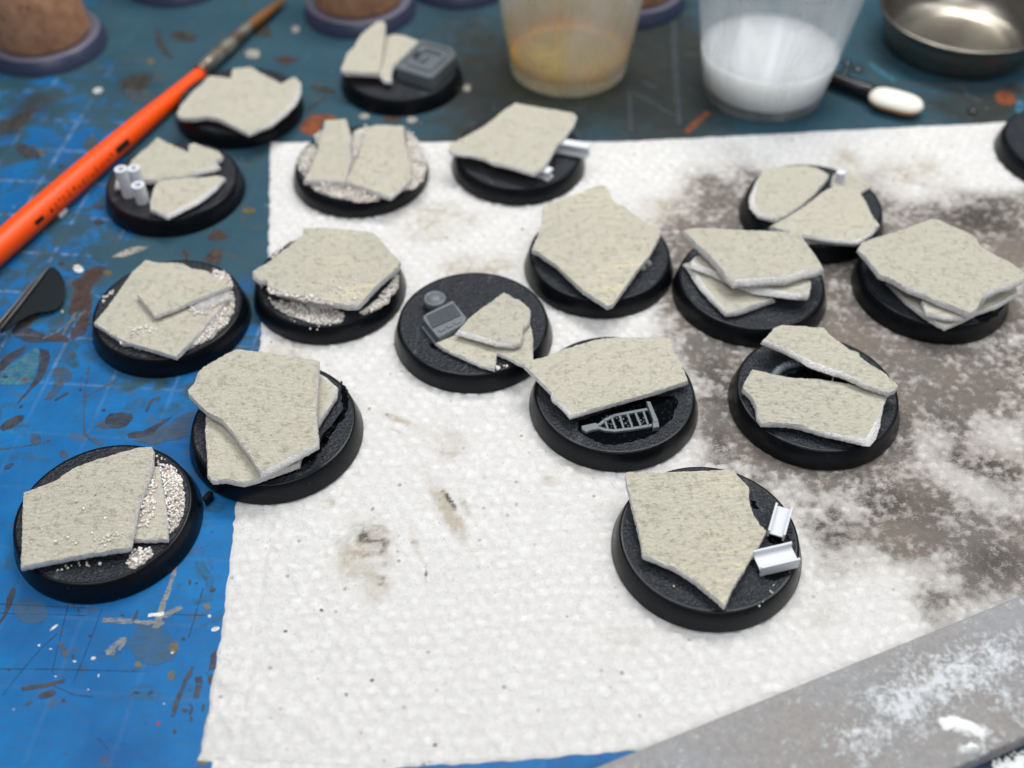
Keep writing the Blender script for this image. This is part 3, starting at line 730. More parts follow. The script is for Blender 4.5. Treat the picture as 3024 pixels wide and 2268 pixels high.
stain(S5, [(0, 180), (120, 200), (150, 300), (60, 300), (0, 280)], 'paint_dark', amp=.5); stain(S5, [(150, 470), (250, 460), (370, 475), (320, 520), (240, 530)], 'paint_brown', amp=.3); dab(S5, (340, 240), 35, 28, 0, 'paint_cream', amp=.2); dab(S5, (20, 440), 25, 35, 0, 'paint_cream', amp=.2); dab(S5, (900, 950), 45, 22, 0, 'paint_cream', amp=.2); dab(S5, (1290, 980), 45, 25, 0, 'paint_cream', amp=.2); dab(S5, (1130, 975), 80, 25, 0, 'paint_brown', amp=.2); dab(S5, (1740, 720), 30, 30, 0, 'paint_cream', amp=.2)
stroke(S5, [(440, 900), (520, 840), (600, 790)], .9, 'paint_dark'); dab(S5, (560, 730), 110, 25, .2, 'paint_dark', amp=.4)
S6 = Crop(1450, 0, 800)
stroke(S6, [(1130, 740), (1135, 900), (1145, 1080)], 1.0, 'paint_grey'); stroke(S6, [(1490, 90), (1500, 500), (1540, 1020)], 1.4, 'paint_grey'); stroke(S6, [(1110, 730), (1300, 830), (1540, 970)], 1.0, 'paint_grey'); stroke(S6, [(1590, 1080), (1680, 1000), (1770, 920)], 1.6, 'paint_orange', amp=.4); stroke(S6, [(1240, 670), (1340, 720)], 1.2, 'paint_grey')
S7 = Crop(2224, 0, 800)
stroke(S7, [(940, 510), (1040, 590), (1160, 660)], 1.6, 'paint_teal'); stroke(S7, [(1000, 690), (1500, 700), (2050, 690)], 1.2, 'paint_grey'); dab(S7, (2060, 800), 90, 60, .3, 'paint_orange', amp=.5); dab(S7, (2180, 880), 40, 60, 0, 'paint_teal', amp=.3); stroke(S7, [(1680, 640), (1740, 780), (1860, 830)], 1.4, 'paint_grey'); stain(S7, [(2040, 690), (2130, 680), (2212, 730), (2212, 780), (2100, 760)], 'paint_dark', amp=.2)
S8 = Crop(0, 500, 800)
stain(S8, [(1690, 560), (1740, 500), (1800, 490), (1860, 560), (1780, 590)], 'paint_brown', amp=.35); stain(S8, [(1650, 740), (1720, 670), (1800, 645), (1810, 720), (1790, 780)], 'paint_brown', amp=.3); stroke(S8, [(1500, 660), (1525, 700), (1520, 740)], .9, 'paint_brown'); stain(S8, [(910, 720), (1000, 670), (1140, 630), (1230, 630), (1150, 670), (1000, 720)], 'paint_cream', amp=.4); dab(S8, (810, 430), 45, 30, 0, 'paint_dark', amp=.3); dab(S8, (810, 310), 45, 18, 0, 'paint_dark', amp=.3); dab(S8, (2030, 340), 60, 25, 0, 'paint_yellow', amp=.4)

# ---------------------------------------------------------------- kitchen towel
def towel_fields(X, Y):
    # embossing: roughly staggered dots of uneven size and shape, some pressed flat
    pitch = 2.6; a = R(4)
    Xw, Yw = X + .9 * (fbm(X * .12, Y * .12, 2, 41) - .5), Y + .9 * (fbm(X * .12, Y * .12, 2, 42) - .5)
    Xw = Xw + .6 * (vnoise(X * .8, Y * .8, 43) - .5); Yw = Yw + .6 * (vnoise(X * .9, Y * .9, 44) - .5)
    U, V_ = (Xw * math.cos(a) + Yw * math.sin(a)) / pitch, (-Xw * math.sin(a) + Yw * math.cos(a)) / (pitch * .84)
    row = np.floor(V_); best = np.zeros_like(X)
    for dr in (-1, 0, 1):
        for dc in (-1, 0, 1):
            rr = row + dr; off = np.where(np.mod(rr, 2) == 0, 0.0, 0.5); cc = np.floor(U - off) + dc
            jx, jy = _hash(cc, rr, 3) - .5, _hash(cc, rr, 4) - .5
            dx, dy = (U - (cc + off + .5 + .3 * jx)) * pitch, (V_ - (rr + .5 + .3 * jy)) * pitch * .84
            rad = .62 + .45 * _hash(cc, rr, 5); sq = 1 + .45 * (_hash(cc, rr, 6) - .5)
            pw = 1.6 + 2.2 * _hash(cc, rr, 8)
            dd = (np.abs(dx * sq) ** pw + np.abs(dy / sq) ** pw) ** (1 / pw) / rad
            amp = np.where(_hash(cc, rr, 9) < .15, .2, .45 + .55 * _hash(cc, rr, 7))
            best = np.maximum(best, (1 - sstep(.60, 1.25, dd)) * amp)
    return best
TXN, TYN = 470, 400
# corner photo pixels: far-left, far-right, near-left, near-right
def towel_xy(u, v):
    """u across (0 left), v away from camera (0 near)."""
    xl = np.interp(v, [0, .2, .45, .75, 1], [-46.6, -47.2, -49.0, -50.6, -58.9]); xl = np.interp(v, [0, .14, .30, .51, .75, 1], [-46.6, -47.0, -49.0, -50.2, -53.5, -58.9])
    xr = np.full_like(u, 160.0)
    x = xl + (xr - xl) * u
    top = np.interp(x, [-60, 28, 125, 170], [63.8, 62.9, 70.0, 73.0]); bot = np.interp(x, [-60, -20, 20, 60, 170], [-93.2, -95.6, -93.0, -92, -92])
    y = bot + (top - bot) * v
    e = np.minimum(np.minimum(u * 60, (1 - v) * 60), v * 60)
    return x + .35 * (vnoise(y * .8, y * 0, 7) - .5) * (e < 1) * 1.2, y + .6 * (fbm(x * .35, x * 0, 3, 8) - .5) * (e < 1)
u = np.linspace(0, 1, TXN); v = np.linspace(0, 1, TYN)
TU, TV = np.meshgrid(u, v)
TX, TY = towel_xy(TU, TV)
emb = towel_fields(TX, TY)
edge = np.minimum(np.minimum(TU * 205, (1 - TV) * 160), TV * 160)
TZ = -.18 + .36 * emb * sstep(.3, 2.5, edge) + .28 * (fbm(TX * .07, TY * .07, 3, 2) - .5) + .16 * (fbm(TX * .5, TY * .5, 3, 9) - .5)
# corner creases near the front-left fold, and a soft rise
cr = np.abs((TX + 40) * .55 + (TY + 84)) / 1.1; TZ += .55 * np.exp(-(cr / 1.2) ** 2) * sstep(-22, -34, TX) * sstep(-76, -84, TY) * 1.0
TZ += .9 * np.exp(-(((TX + 41) / 5) ** 2 + ((TY + 88) / 4) ** 2)) 
TZ -= .30 * np.exp(-((TX - (-44.2 - .035 * TY)) / .5) ** 2) * sstep(60, 40, TY)
TZ = np.where(edge < .2, MAT_Z + .05, TZ)
def tb(px, py, rx, ry, s, rot=0.0):
    c = at(px, py); sx = (at(px + 50, py) - at(px - 50, py)).length / 100; sy = (at(px, py + 40) - at(px, py - 40)).length / 80
    dx, dy = (TX - c.x) / sx, -(TY - c.y) / sy
    ca, sa = math.cos(rot), math.sin(rot); dx, dy = dx * ca + dy * sa, -dx * sa + dy * ca
    wob = 1 + .9 * (fbm(TX * .11 + 3, TY * .11, 3, 21) - .5)
    return s * np.exp(-(((dx / rx) ** 2 + (dy / ry) ** 2) * wob) ** 1.6)
br = np.zeros_like(TX)
for b in ((2130, 570, 130, 95, .75), (2060, 720, 80, 90, .6), (2080, 880, 130, 80, .75), (2020, 1010, 150, 60, .65), (2150, 1080, 120, 120, .9), (2110, 1230, 70, 170, .85), (2200, 480, 110, 60, .4),
          (2700, 620, 230, 90, .75), (2880, 650, 170, 120, 1.0), (2640, 560, 140, 90, .5), (2520, 900, 130, 190, .85), (2480, 820, 110, 90, .8), (2720, 1060, 190, 130, .95), (2840, 1180, 160, 90, .95), (2640, 1230, 120, 90, .8), (2960, 1100, 130, 90, .8), (2980, 850, 80, 130, .85),
          (2560, 1450, 170, 80, .95), (2740, 1460, 150, 110, .9), (2860, 1340, 150, 60, .85, .35), (2480, 1560, 110, 90, .9), (2650, 1600, 120, 60, .85), (2800, 1600, 180, 90, .85), (2940, 1650, 160, 100, .85), (2960, 1500, 110, 100, .6), (2460, 1690, 60, 70, .6), (2760, 1800, 70, 65, 1.0), (2880, 1740, 130, 60, .7), (2260, 1420, 120, 50, .6), (2080, 1420, 60, 50, .35), (2400, 1040, 90, 50, .6)):
    br = np.maximum(br, tb(*b))
for b in ((2760, 1290, 80, 60, .8), (2960, 1290, 90, 70, .9), (2820, 1440, 110, 60, .6, .5), (2960, 830, 60, 40, .8), (2620, 1710, 150, 60, .75), (2720, 1310, 60, 50, .6), (2600, 1880, 160, 140, .9), (2690, 560, 60, 40, .3), (2860, 500, 130, 60, .9), (2380, 470, 90, 40, .5)):
    br = br * (1 - tb(*b))
def soft_region(pts, blur_mm):
    P = [at(x, y) for x, y in pts]
    mk = inside(TX, TY, [(p.x, p.y) for p in P]).astype(float)
    kx, ky = int(blur_mm / .445) | 1, int(blur_mm / .40) | 1
    for _ in range(3):
        for axis, k in ((1, kx), (0, ky)):
            pad = [(0, 0), (0, 0)]; pad[axis] = (k // 2 + 1, k // 2)
            c = np.cumsum(np.pad(mk, pad, mode='edge'), axis=axis)
            mk = (np.take(c, range(k, c.shape[axis]), axis) - np.take(c, range(0, c.shape[axis] - k), axis)) / k
    return mk
reg = soft_region([(1960, 980), (1930, 700), (2030, 530), (2180, 480), (2330, 540), (2560, 540), (2700, 590), (2800, 590), (3100, 560), (3100, 1740), (2900, 1760), (2740, 1850), (2700, 1740), (2660, 1640), (2520, 1680), (2440, 1690), (2400, 1560), (2250, 1440), (2080, 1400), (2050, 1200), (2040, 1080)], 5.0)
reg0 = reg.copy()
for b in ((2960, 1290, 110, 70, .8), (2760, 1300, 70, 50, .6), (2840, 1420, 100, 45, .75, .5), (2960, 830, 60, 40, .85), (2860, 520, 150, 50, .8), (2250, 650, 60, 60, .5), (2560, 1290, 60, 40, .4), (2960, 1480, 90, 60, .5), (2700, 1690, 140, 45, .7, -.3), (2800, 1720, 60, 40, .6), (2330, 1440, 70, 40, .5), (2520, 1640, 80, 40, .5)):
    reg = reg * (1 - tb(*b))
wash = np.clip(np.maximum((.5 * reg0 + .5 * reg) * (.80 + .7 * (fbm(TX * .05, TY * .05, 3, 51) - .4)), 0), 0, 1)
nz = fbm(TX * .10, TY * .10, 4, 31); nz2 = fbm(TX * .32 + 9, TY * .32, 4, 33)
nz3 = fbm(TX * .95 + 4, TY * .95, 3, 35)
reg = reg * np.clip(.40 + 1.5 * (nz - .22) + 1.0 * (nz2 - .5) + 1.5 * (nz3 - .5), .03, 1.25)
br = np.clip(np.maximum(br * (.45 + .9 * (nz - .3) + .8 * (nz2 - .5)), reg), 0, 1)
so = np.zeros_like(TX)
for b in ((2880, 620, 130, 70, .9), (2130, 590, 60, 50, .3), (2740, 1270, 160, 70, .5), (2900, 1370, 130, 40, .7, .35), (2600, 1480, 110, 60, .7), (2420, 1560, 90, 70, .7), (2130, 1130, 90, 90, .6), (2130, 1320, 50, 60, .6), (2950, 1660, 100, 60, .6), (2740, 1500, 120, 60, .4), (2980, 1040, 80, 60, .4), (2760, 1810, 60, 50, .6)):
    so = np.maximum(so, tb(*b))
be = np.zeros_like(TX)
for b in ((1290, 640, 120, 50, .6), (1420, 790, 110, 45, .8), (1250, 690, 90, 30, .35), (840, 1035, 70, 35, .75), (1950, 640, 110, 60, .7), (1330, 1310, 50, 45, .6, .4), (1290, 1290, 70, 20, .4, .3), (1320, 1500, 25, 110, .95, -.55), (1270, 1410, 12, 60, .6, -.6), (1372, 1490, 12, 45, .7, -.5), (1080, 1630, 75, 75, .95, .5), (1110, 1730, 45, 40, .7), (970, 1485, 18, 14, .9), (1180, 1240, 70, 10, .7, .35), (1225, 1600, 10, 50, .6, -.4), (1625, 1420, 30, 18, .7), (1740, 1330, 60, 60, .35), (2400, 1800, 80, 50, .35), (1850, 1880, 60, 40, .25), (1700, 1380, 70, 40, .25), (2500, 480, 60, 50, .6), (2680, 510, 140, 50, .55)):
    be = np.maximum(be, tb(*b))
so2 = np.zeros_like(TX)
for b in ((1095, 1600, 60, 55, .75, .5), (1060, 1560, 70, 14, .75, -.6), (1130, 1680, 14, 60, .6, .1), (1330, 1480, 8, 60, .9, -.6), (1235, 1410, 5, 40, .7, -.6), (1165, 1270, 40, 5, .9, .4), (1258, 1700, 4, 45, .9, -.15), (1215, 1600, 5, 40, .6, -.5)):
    so2 = np.maximum(so2, tb(*b))
so2 = so2 * np.clip(.2 + 2.2 * (fbm(TX * .35, TY * .35, 4, 61) - .25), 0, 1.2); be = np.clip(be * np.clip(.35 + 1.8 * (fbm(TX * .22, TY * .22, 4, 62) - .25), 0, 1.3), 0, 1)
nz4 = np.clip(1.0 - np.abs(fbm(TX * .30 + 2, TY * .30, 4, 71) - .5) * 9, 0, 1); so2 = so2 * (.35 + .9 * nz4)
be = np.clip(be * 1.5 * (.55 + .7 * nz4), 0, 1); br = np.maximum(br, np.clip(so2 * .95, 0, 1)); so = np.maximum(so, so2 * .6)
tw = grid_mesh('paper_towel', TX, TY, TZ, 'kitchen_towel', {'emboss': emb, 'stain': br, 'soot': so, 'beige': be, 'wash': wash})
tag(tw, 'white embossed kitchen paper with brown wash stains, spread under most of the bases', 'paper towel')
# second layer of the folded sheet, showing at the near edge
U2, V2 = np.meshgrid(np.linspace(0, 1, 120), np.linspace(0, 1, 26))
X2 = -43.6 + 27 * U2 + .25 * (vnoise(V2 * 14, V2 * 0, 3) - .5) - 1.2 * V2; Y2 = -112 + 22 * V2
Z2 = MAT_Z + .12 + .12 * towel_fields(X2, Y2) + .1 * fbm(X2 * .2, Y2 * .2, 3, 4); Z2 = np.where(U2 < .004, MAT_Z + .02, Z2)
z0 = np.zeros_like(X2)
grid_mesh('under_layer', X2, Y2, Z2, 'kitchen_towel', {'emboss': towel_fields(X2, Y2), 'stain': z0, 'soot': z0, 'beige': z0, 'wash': z0}, tw)

# ---------------------------------------------------------------- miniature bases
BASE_C = {'A': (-69.9, 113.4), 'B': (-43.7, 133.4), 'C': (-69.5, 164.4), 'D': (-38.1, 173.3), 'E': (-7.7, 159.6), 'F': (18.8, 180.2), 'G': (49.7, 171.5), 'H': (67.5, 196.7),
          'I': (87.6, 171.9), 'J': (19.2, 140.1), 'K': (57.1, 140.0), 'L': (32.6, 107.2), 'M': (-68.0, 241.0), 'N': (-28.1, 254.9), 'O': (-77.5, 207.6), 'P': (-35.1, 213.9), 'Q': (1.9, 218.0), 'R': (132.5, 219.5)}
ON_MAT = 'ACMNO'
GROUP = 'round black miniature bases dressed with rubble'
TOP = 4.19
RIM_PROF = [(15.5, 0.0), (15.95, 0.12), (16.0, 0.35), (14.93, 3.95), (14.78, 4.12), (14.60, 4.18), (14.35, 4.17)]
proto = {}
def make_base(key, label):
    cx, cy = BASE_C[key]; z = 0.0
    if key in ON_MAT:
        z = MAT_Z + .02; k = (CAM_H - z) / CAM_H; cx, cy = cx * k, cy * k
    c = (cx, cy + CAM_Y, z)
    e = empty('miniature_base', c, label, 'base', GROUP)
    e.rotation_euler.z = 0
    if not proto:
        V, F = [], []
        rim = lathe('rim', RIM_PROF, c, 'black_plastic_side', e, 96)
        # open the top: drop the cap
        bm = bmesh.new(); bm.from_mesh(rim.data); bm.faces.ensure_lookup_table()
        bmesh.ops.delete(bm, geom=[f for f in bm.faces if len(f.verts) > 4 and f.calc_center_median().z > 0.002], context='FACES'); bm.to_mesh(rim.data); bm.free()
        autosmooth(rim, 40)
        prof = [(14.36, 4.165), (14.0, 4.15), (9.5, 4.15), (5, 4.15), (0.02, 4.15)]
        topo = lathe('textured_top', prof, c, 'black_plastic_top', e, 96)
        bm = bmesh.new(); bm.from_mesh(topo.data)
        bmesh.ops.delete(bm, geom=[f for f in bm.faces if len(f.verts) > 4], context='FACES'); bmesh.ops.recalc_face_normals(bm, faces=bm.faces)
        for f in bm.faces:
            if f.normal.z < 0: f.normal_flip()
        bm.to_mesh(topo.data); bm.free()
        proto['rim'], proto['top'] = rim, topo
    else:
        for k in ('rim', 'top'):
            o = proto[k].copy(); o.parent = e; COL.objects.link(o); o.rotation_euler.z = random.uniform(0, 6.28)
    return e, c

# --- A: front left, sand
K = Crop(0, 1250, 800)
e, b = make_base('A', 'nearest base on the blue mat, two slabs with white sand along their right side')
slab(e, b, K, [(1000, 380), (1290, 350), (1330, 560), (1364, 800), (1362, 945), (1080, 948), (950, 900)], TOP + 1.35, (0, 0), 1.3, .12)
slab(e, b, K, [(192, 566), (330, 515), (450, 470), (590, 372), (700, 325), (860, 275), (1000, 232), (1130, 200), (1232, 190), (1246, 215), (1240, 330), (1215, 430), (1180, 520), (1145, 610), (1122, 690), (1100, 800), (1075, 920), (1055, 1005), (1030, 1018), (720, 1062), (400, 1122), (172, 1168), (182, 900)], TOP + 2.55, (.035, 0.0), 1.5, .15)
sand(e, b, K, [([(1300, 345), (1380, 340), (1440, 380), (1490, 470), (1510, 600), (1505, 740), (1450, 850), (1390, 900), (1360, 700), (1335, 520)], TOP, 300, .9), ([(1200, 470), (1260, 440), (1290, 560), (1260, 760), (1200, 860), (1130, 850), (1150, 700)], TOP + 1.4, 90, .35),
                ([(1080, 1050), (1230, 1010), (1250, 1080), (1180, 1150), (1080, 1190), (1030, 1150)], TOP, 75, .5), ([(330, 1190), (700, 1130), (900, 1120), (800, 1190), (520, 1215)], TOP, 11, 0), ([(1270, 270), (1350, 290), (1370, 330), (1280, 330)], TOP, 6, .1),
                ([(300, 700), (900, 450), (1060, 700), (980, 980), (600, 1000), (300, 950)], TOP + 2.6, 16, 0), ([(800, 950), (1000, 860), (1020, 950), (840, 1010)], TOP + 2.8, 22, 0)], .26, 3)
# --- B
K = Crop(450, 950, 800)
e, b = make_base('B', 'base half on the towel edge with a large sandless slab laid over a second')
slab(e, b, K, [(440, 770), (435, 900), (450, 1060), (455, 1250), (490, 1290), (600, 1282), (740, 1312), (880, 1270), (1190, 1160), (1210, 1090), (1345, 830), (1400, 745), (1495, 600), (1490, 535), (1390, 455), (1300, 400), (700, 500)], TOP + 1.7, (0, 0), 1.6, .2, {13: .5, 14: .7, 15: .6})
slab(e, b, K, [(690, 225), (870, 245), (1100, 280), (1352, 315), (1345, 560), (1335, 760), (1342, 1000), (1205, 1072), (1110, 1110), (1010, 1168), (960, 1185), (890, 1232), (850, 1180), (800, 1090), (720, 990), (660, 900), (600, 830), (530, 775), (440, 730), (370, 660), (300, 590), (290, 560), (345, 500), (370, 420), (410, 375), (540, 300), (610, 260)], TOP + 4.1, (0.02, .02), 1.7, .15, {6: .3, 7: .35, 8: .6, 9: .5, 10: .7, 11: .35})
puddle(e, b, K, [(1370, 960), (1450, 860), (1560, 800), (1600, 700), (1600, 560), (1540, 480), (1560, 700), (1480, 880), (1400, 1000)], TOP, 'wet_glue', .2)
puddle(e, b, K, [(860, 1330), (1100, 1260), (1330, 1120), (1450, 960), (1400, 940), (1300, 1080), (1000, 1270)], TOP, 'wet_glue', .15)
# --- C
K = Crop(0, 500, 800)
e, b = make_base('C', 'base on the blue mat, small slab over a big one, sand at right')
slab(e, b, K, [(1190, 740), (1290, 765), (1400, 760), (1490, 770), (1560, 810), (1690, 830), (1740, 870), (1830, 920), (1870, 970), (1850, 1060), (1700, 1240), (1600, 1365), (1500, 1460), (1435, 1525), (1300, 1485), (1180, 1450), (1060, 1415), (980, 1385), (890, 1330), (830, 1290), (770, 1252), (850, 1160), (960, 1010), (1040, 900), (1090, 830)], TOP + 1.5, (0, 0), 1.4, .12)
slab(e, b, K, [(1265, 1190), (1195, 1105), (1125, 1020), (1250, 930), (1480, 860), (1700, 850), (1880, 950), (1700, 1020), (1550, 1080), (1420, 1135)], TOP + 3.0, (.0, -.02), 1.3, .15)
sand(e, b, K, [([(1740, 820), (1830, 840), (1895, 910), (1900, 980), (1830, 960), (1740, 880)], TOP + 1.1, 110, .9), ([(1900, 1000), (1915, 1130), (1860, 1260), (1740, 1370), (1600, 1440), (1500, 1480), (1490, 1460), (1620, 1340), (1720, 1210), (1830, 1060)], TOP + .2, 330, 1.0),
                ([(1500, 1130), (1700, 1060), (1800, 1080), (1700, 1200), (1560, 1190)], TOP + 1.55, 80, .5), ([(1060, 1330), (1200, 1270), (1280, 1310), (1200, 1350), (1080, 1350)], TOP + 1.5, 36, .2), ([(830, 1060), (930, 970), (940, 1000), (840, 1100)], TOP, 18, .3), ([(850, 1390), (1260, 1460), (1260, 1510), (1100, 1470)], TOP, 7, .1), ([(960, 1370), (1060, 1380), (1060, 1430), (990, 1430)], TOP + .7, 28, .6)], .26, 5)
puddle(e, b, K, [(1560, 1120), (1720, 1040), (1880, 980), (1900, 1060), (1800, 1100), (1640, 1180)], TOP + 1.55, 'milky_glue', .5)
puddle(e, b, K, [(1440, 1520), (1600, 1385), (1690, 1290), (1720, 1300), (1600, 1430), (1480, 1520)], TOP + .2, 'milky_glue', .5)
puddle(e, b, K, [(970, 1385), (1080, 1395), (1060, 1440), (990, 1440)], TOP + .1, 'milky_glue', .6)
# --- D
K = Crop(700, 500, 800)
e, b = make_base('D', 'base on the left towel edge, broad streaky slab banked with sand in front')
slab(e, b, K, [(420, 700), (1150, 660), (1230, 850), (1000, 1090), (700, 1100), (330, 1000)], TOP + 1.9, (0, 0), 1.8, .2)
slab(e, b, K, [(545, 475), (700, 480), (900, 490), (1115, 515), (1160, 560), (1210, 620), (1270, 690), (1330, 745), (1310, 800), (1200, 890), (1110, 970), (1050, 1045), (985, 1100), (900, 1110), (780, 1085), (650, 1050), (480, 1020), (350, 990), (250, 950), (248, 905), (195, 905), (140, 855), (130, 835), (180, 800), (240, 770), (330, 700), (430, 620), (535, 535)], TOP + 3.7, (0, 0), 1.8, .12, {12: .3, 20: .35, 21: .45}, tex=2)
sand(e, b, K, [([(260, 1060), (420, 1090), (640, 1120), (840, 1150), (890, 1200), (860, 1260), (650, 1270), (520, 1230), (400, 1180), (300, 1130)], TOP, 330, .9), ([(1000, 1180), (1130, 1080), (1250, 960), (1315, 850), (1320, 950), (1240, 1080), (1130, 1150), (1040, 1190)], TOP, 210, 1.6),
                ([(250, 960), (480, 1010), (760, 1075), (960, 1100), (960, 1120), (760, 1110), (480, 1060), (260, 1010)], TOP + 3.2, 130, .5), ([(230, 930), (240, 990), (200, 990), (160, 930)], TOP, 5, 0), ([(280, 720), (430, 590), (450, 580), (300, 740)], TOP, 40, .8), ([(250, 900), (1000, 900), (1080, 1000), (900, 1090), (500, 1000)], TOP + 3.75, 20, 0), ([(430, 1240), (1060, 1220), (1000, 1240), (650, 1330)], TOP - .1, 9, 0)], .26, 7)
# --- E
K = Crop(1150, 800, 500)
e, b = make_base('E', 'black base in the middle with a grey drum and louvred box beside three small slabs')
slab(e, b, K, [(610, 940), (760, 880), (900, 820), (1350, 900), (1405, 1010), (1392, 1080), (1382, 1180), (1366, 1272), (1200, 1225), (1000, 1130), (830, 1060), (700, 1000)], TOP + 1.2, (0, 0), 1.1, .12, {8: .25, 9: .3, 10: .25}, tex=1)
slab(e, b, K, [(1600, 700), (1815, 660), (1850, 760), (1868, 900), (1862, 1050), (1872, 1165), (1760, 1232), (1580, 1140), (1395, 1058), (1420, 980)], TOP + 1.3, (.02, 0), 1.1, .15)
slab(e, b, K, [(1490, 285), (1560, 310), (1620, 360), (1700, 380), (1780, 450), (1835, 510), (1830, 600), (1820, 660), (1750, 740), (1735, 780), (1740, 850), (1705, 940), (1600, 955), (1420, 930), (1300, 890), (1160, 845), (1000, 800), (905, 785), (1030, 630), (1200, 490), (1340, 400)], TOP + 2.9, (0, -.01), 1.3, .15, {12: .35, 13: .5, 14: .6, 15: .7, 16: .7, 17: .45}, tex=1)
c0 = K.at((592, 350), b[2] + TOP + 2.3)
o = lathe('drum', [(2.35, TOP - .02), (2.3, TOP + 1.9), (2.22, TOP + 2.15), (2.1, TOP + 2.28), (1.86, TOP + 2.28), (1.74, TOP + 2.1), (1.66, TOP + 2.12), (1.4, TOP + 2.38), (1.0, TOP + 2.58), (.5, TOP + 2.68), (.02, TOP + 2.7)], (c0.x, c0.y, b[2]), 'grey_plastic', e, 40)
q = [K.at(p, b[2] + TOP + 2.2) for p in [(825, 385), (1012, 612), (975, 690), (880, 745), (645, 870), (615, 850), (448, 640), (440, 590), (490, 550)]]
box = prism('louvred_box', q, 2.2, 'grey_plastic', e, .12)
A0, A1, B0, B1 = K.at((492, 600), b[2] + TOP + 2.24), K.at((835, 440), b[2] + TOP + 2.24), K.at((560, 742), b[2] + TOP + 2.24), K.at((930, 575), b[2] + TOP + 2.24)
for i in range(7):
    t = i / 6; l0, l1 = A0.lerp(B0, t), A1.lerp(B1, t)
    prism('louvre', strip_pts([l0 + Vector((0, 0, .35)), l1 + Vector((0, 0, .35))], .20), .45, 'grey_plastic', box)
q0, q1 = K.at((650, 790), b[2] + TOP + 2.2), K.at((935, 655), b[2] + TOP + 2.2)
for t0, t1 in ((.0, .26), (.36, .60), (.70, .98)):
    a_, b_ = q0.lerp(q1, t0), q0.lerp(q1, t1); prism('button', [v + Vector((0, 0, .18)) for v in strip_pts([a_, b_], .75)], .3, 'grey_plastic', box, .06)
prism('flange', [K.at(p, b[2] + TOP + .5) for p in [(425, 740), (450, 720), (615, 930), (600, 965)]], .5, 'grey_plastic', box)
puddle(e, b, K, [(660, 900), (760, 850), (860, 790), (900, 810), (840, 860), (720, 900)], TOP + .3, 'wet_glue', .3); puddle(e, b, K, [(520, 950), (600, 960), (660, 1010), (600, 1020), (540, 990)], TOP, 'wet_glue', .2)
sand(e, b, K, [([(1380, 1250), (1440, 1220), (1470, 1270), (1420, 1300)], TOP, 9, .1), ([(1480, 1230), (1560, 1250), (1540, 1290)], TOP, 3, 0)], .28, 8, 'crumbs')
# --- F
K = Crop(1450, 450, 800)
e, b = make_base('F', 'sandless base under one large yellow-streaked slab whose point overhangs the front rim')
slab(e, b, K, [(425, 440), (600, 370), (720, 330), (780, 300), (870, 275), (910, 270), (950, 290), (975, 350), (1000, 400), (1060, 430), (1110, 450), (1160, 500), (1260, 570), (1330, 600), (1385, 625), (1375, 680), (1340, 750), (1290, 840), (1200, 950), (1120, 1060), (1040, 1170), (990, 1240), (950, 1252), (870, 1200), (750, 1120), (640, 1020), (540, 920), (450, 860), (400, 820), (335, 790), (380, 690), (420, 560)], TOP + 3.0, (0.0, .05), 1.5, .08, tex=2)
for p, r in (((1285, 905), .85), ((1240, 940), .7)):
    c0 = K.at(p, b[2] + TOP + .5); lathe('glue_blob', [(r * .9, TOP - .05), (r, TOP + .3), (r * .8, TOP + .8), (r * .35, TOP + 1.1), (.02, TOP + 1.15)], (c0.x, c0.y, b[2]), 'milky_glue', e, 16)
tube('prop', [Vector((b[0] - 1, b[1] + 3, b[2] + TOP)), Vector((b[0] + 1, b[1] + 4, b[2] + TOP + 1.7))], 1.1, 'white_styrene', e, 10)
# --- G
K = Crop(1980, 620, 500)
e, b = make_base('G', 'black base on the stained towel stacked with three thick slabs, broken white edges showing')
slab(e, b, K, [(225, 690), (300, 760), (380, 880), (470, 1010), (570, 1140), (740, 1315), (860, 1310), (1000, 1270), (1220, 1190), (1330, 1150), (900, 900), (400, 650)], TOP + 1.8, (0, 0), 1.8, .35, {0: .5, 1: .8, 2: .9, 3: .8, 4: .6, 5: .45, 6: .4, 7: .3, 8: .25})
slab(e, b, K, [(345, 600), (300, 650), (320, 690), (560, 790), (800, 890), (1100, 1000), (1430, 1055), (1650, 1095), (1785, 1108), (1810, 1070), (1830, 930), (1500, 700), (900, 600)], TOP + 3.5, (.01, .0), 1.7, .25, {1: .5, 2: .9, 3: .7, 4: .8, 5: 1.1, 6: .9, 7: .6, 8: .3})
slab(e, b, K, [(185, 265), (300, 240), (600, 240), (940, 262), (1300, 275), (1690, 300), (1750, 400), (1830, 510), (1900, 600), (1990, 755), (1900, 770), (1700, 790), (1600, 830), (1480, 890), (1300, 880), (1100, 890), (900, 900), (830, 930), (750, 870), (620, 710), (480, 560), (330, 420), (200, 300)], TOP + 6.0, (0.0, .05), 2.1, .2, {0: .25, 9: .25, 10: .7, 11: .9, 12: .9, 13: .6, 14: .8, 15: .9, 16: .8, 17: .5, 18: .3})
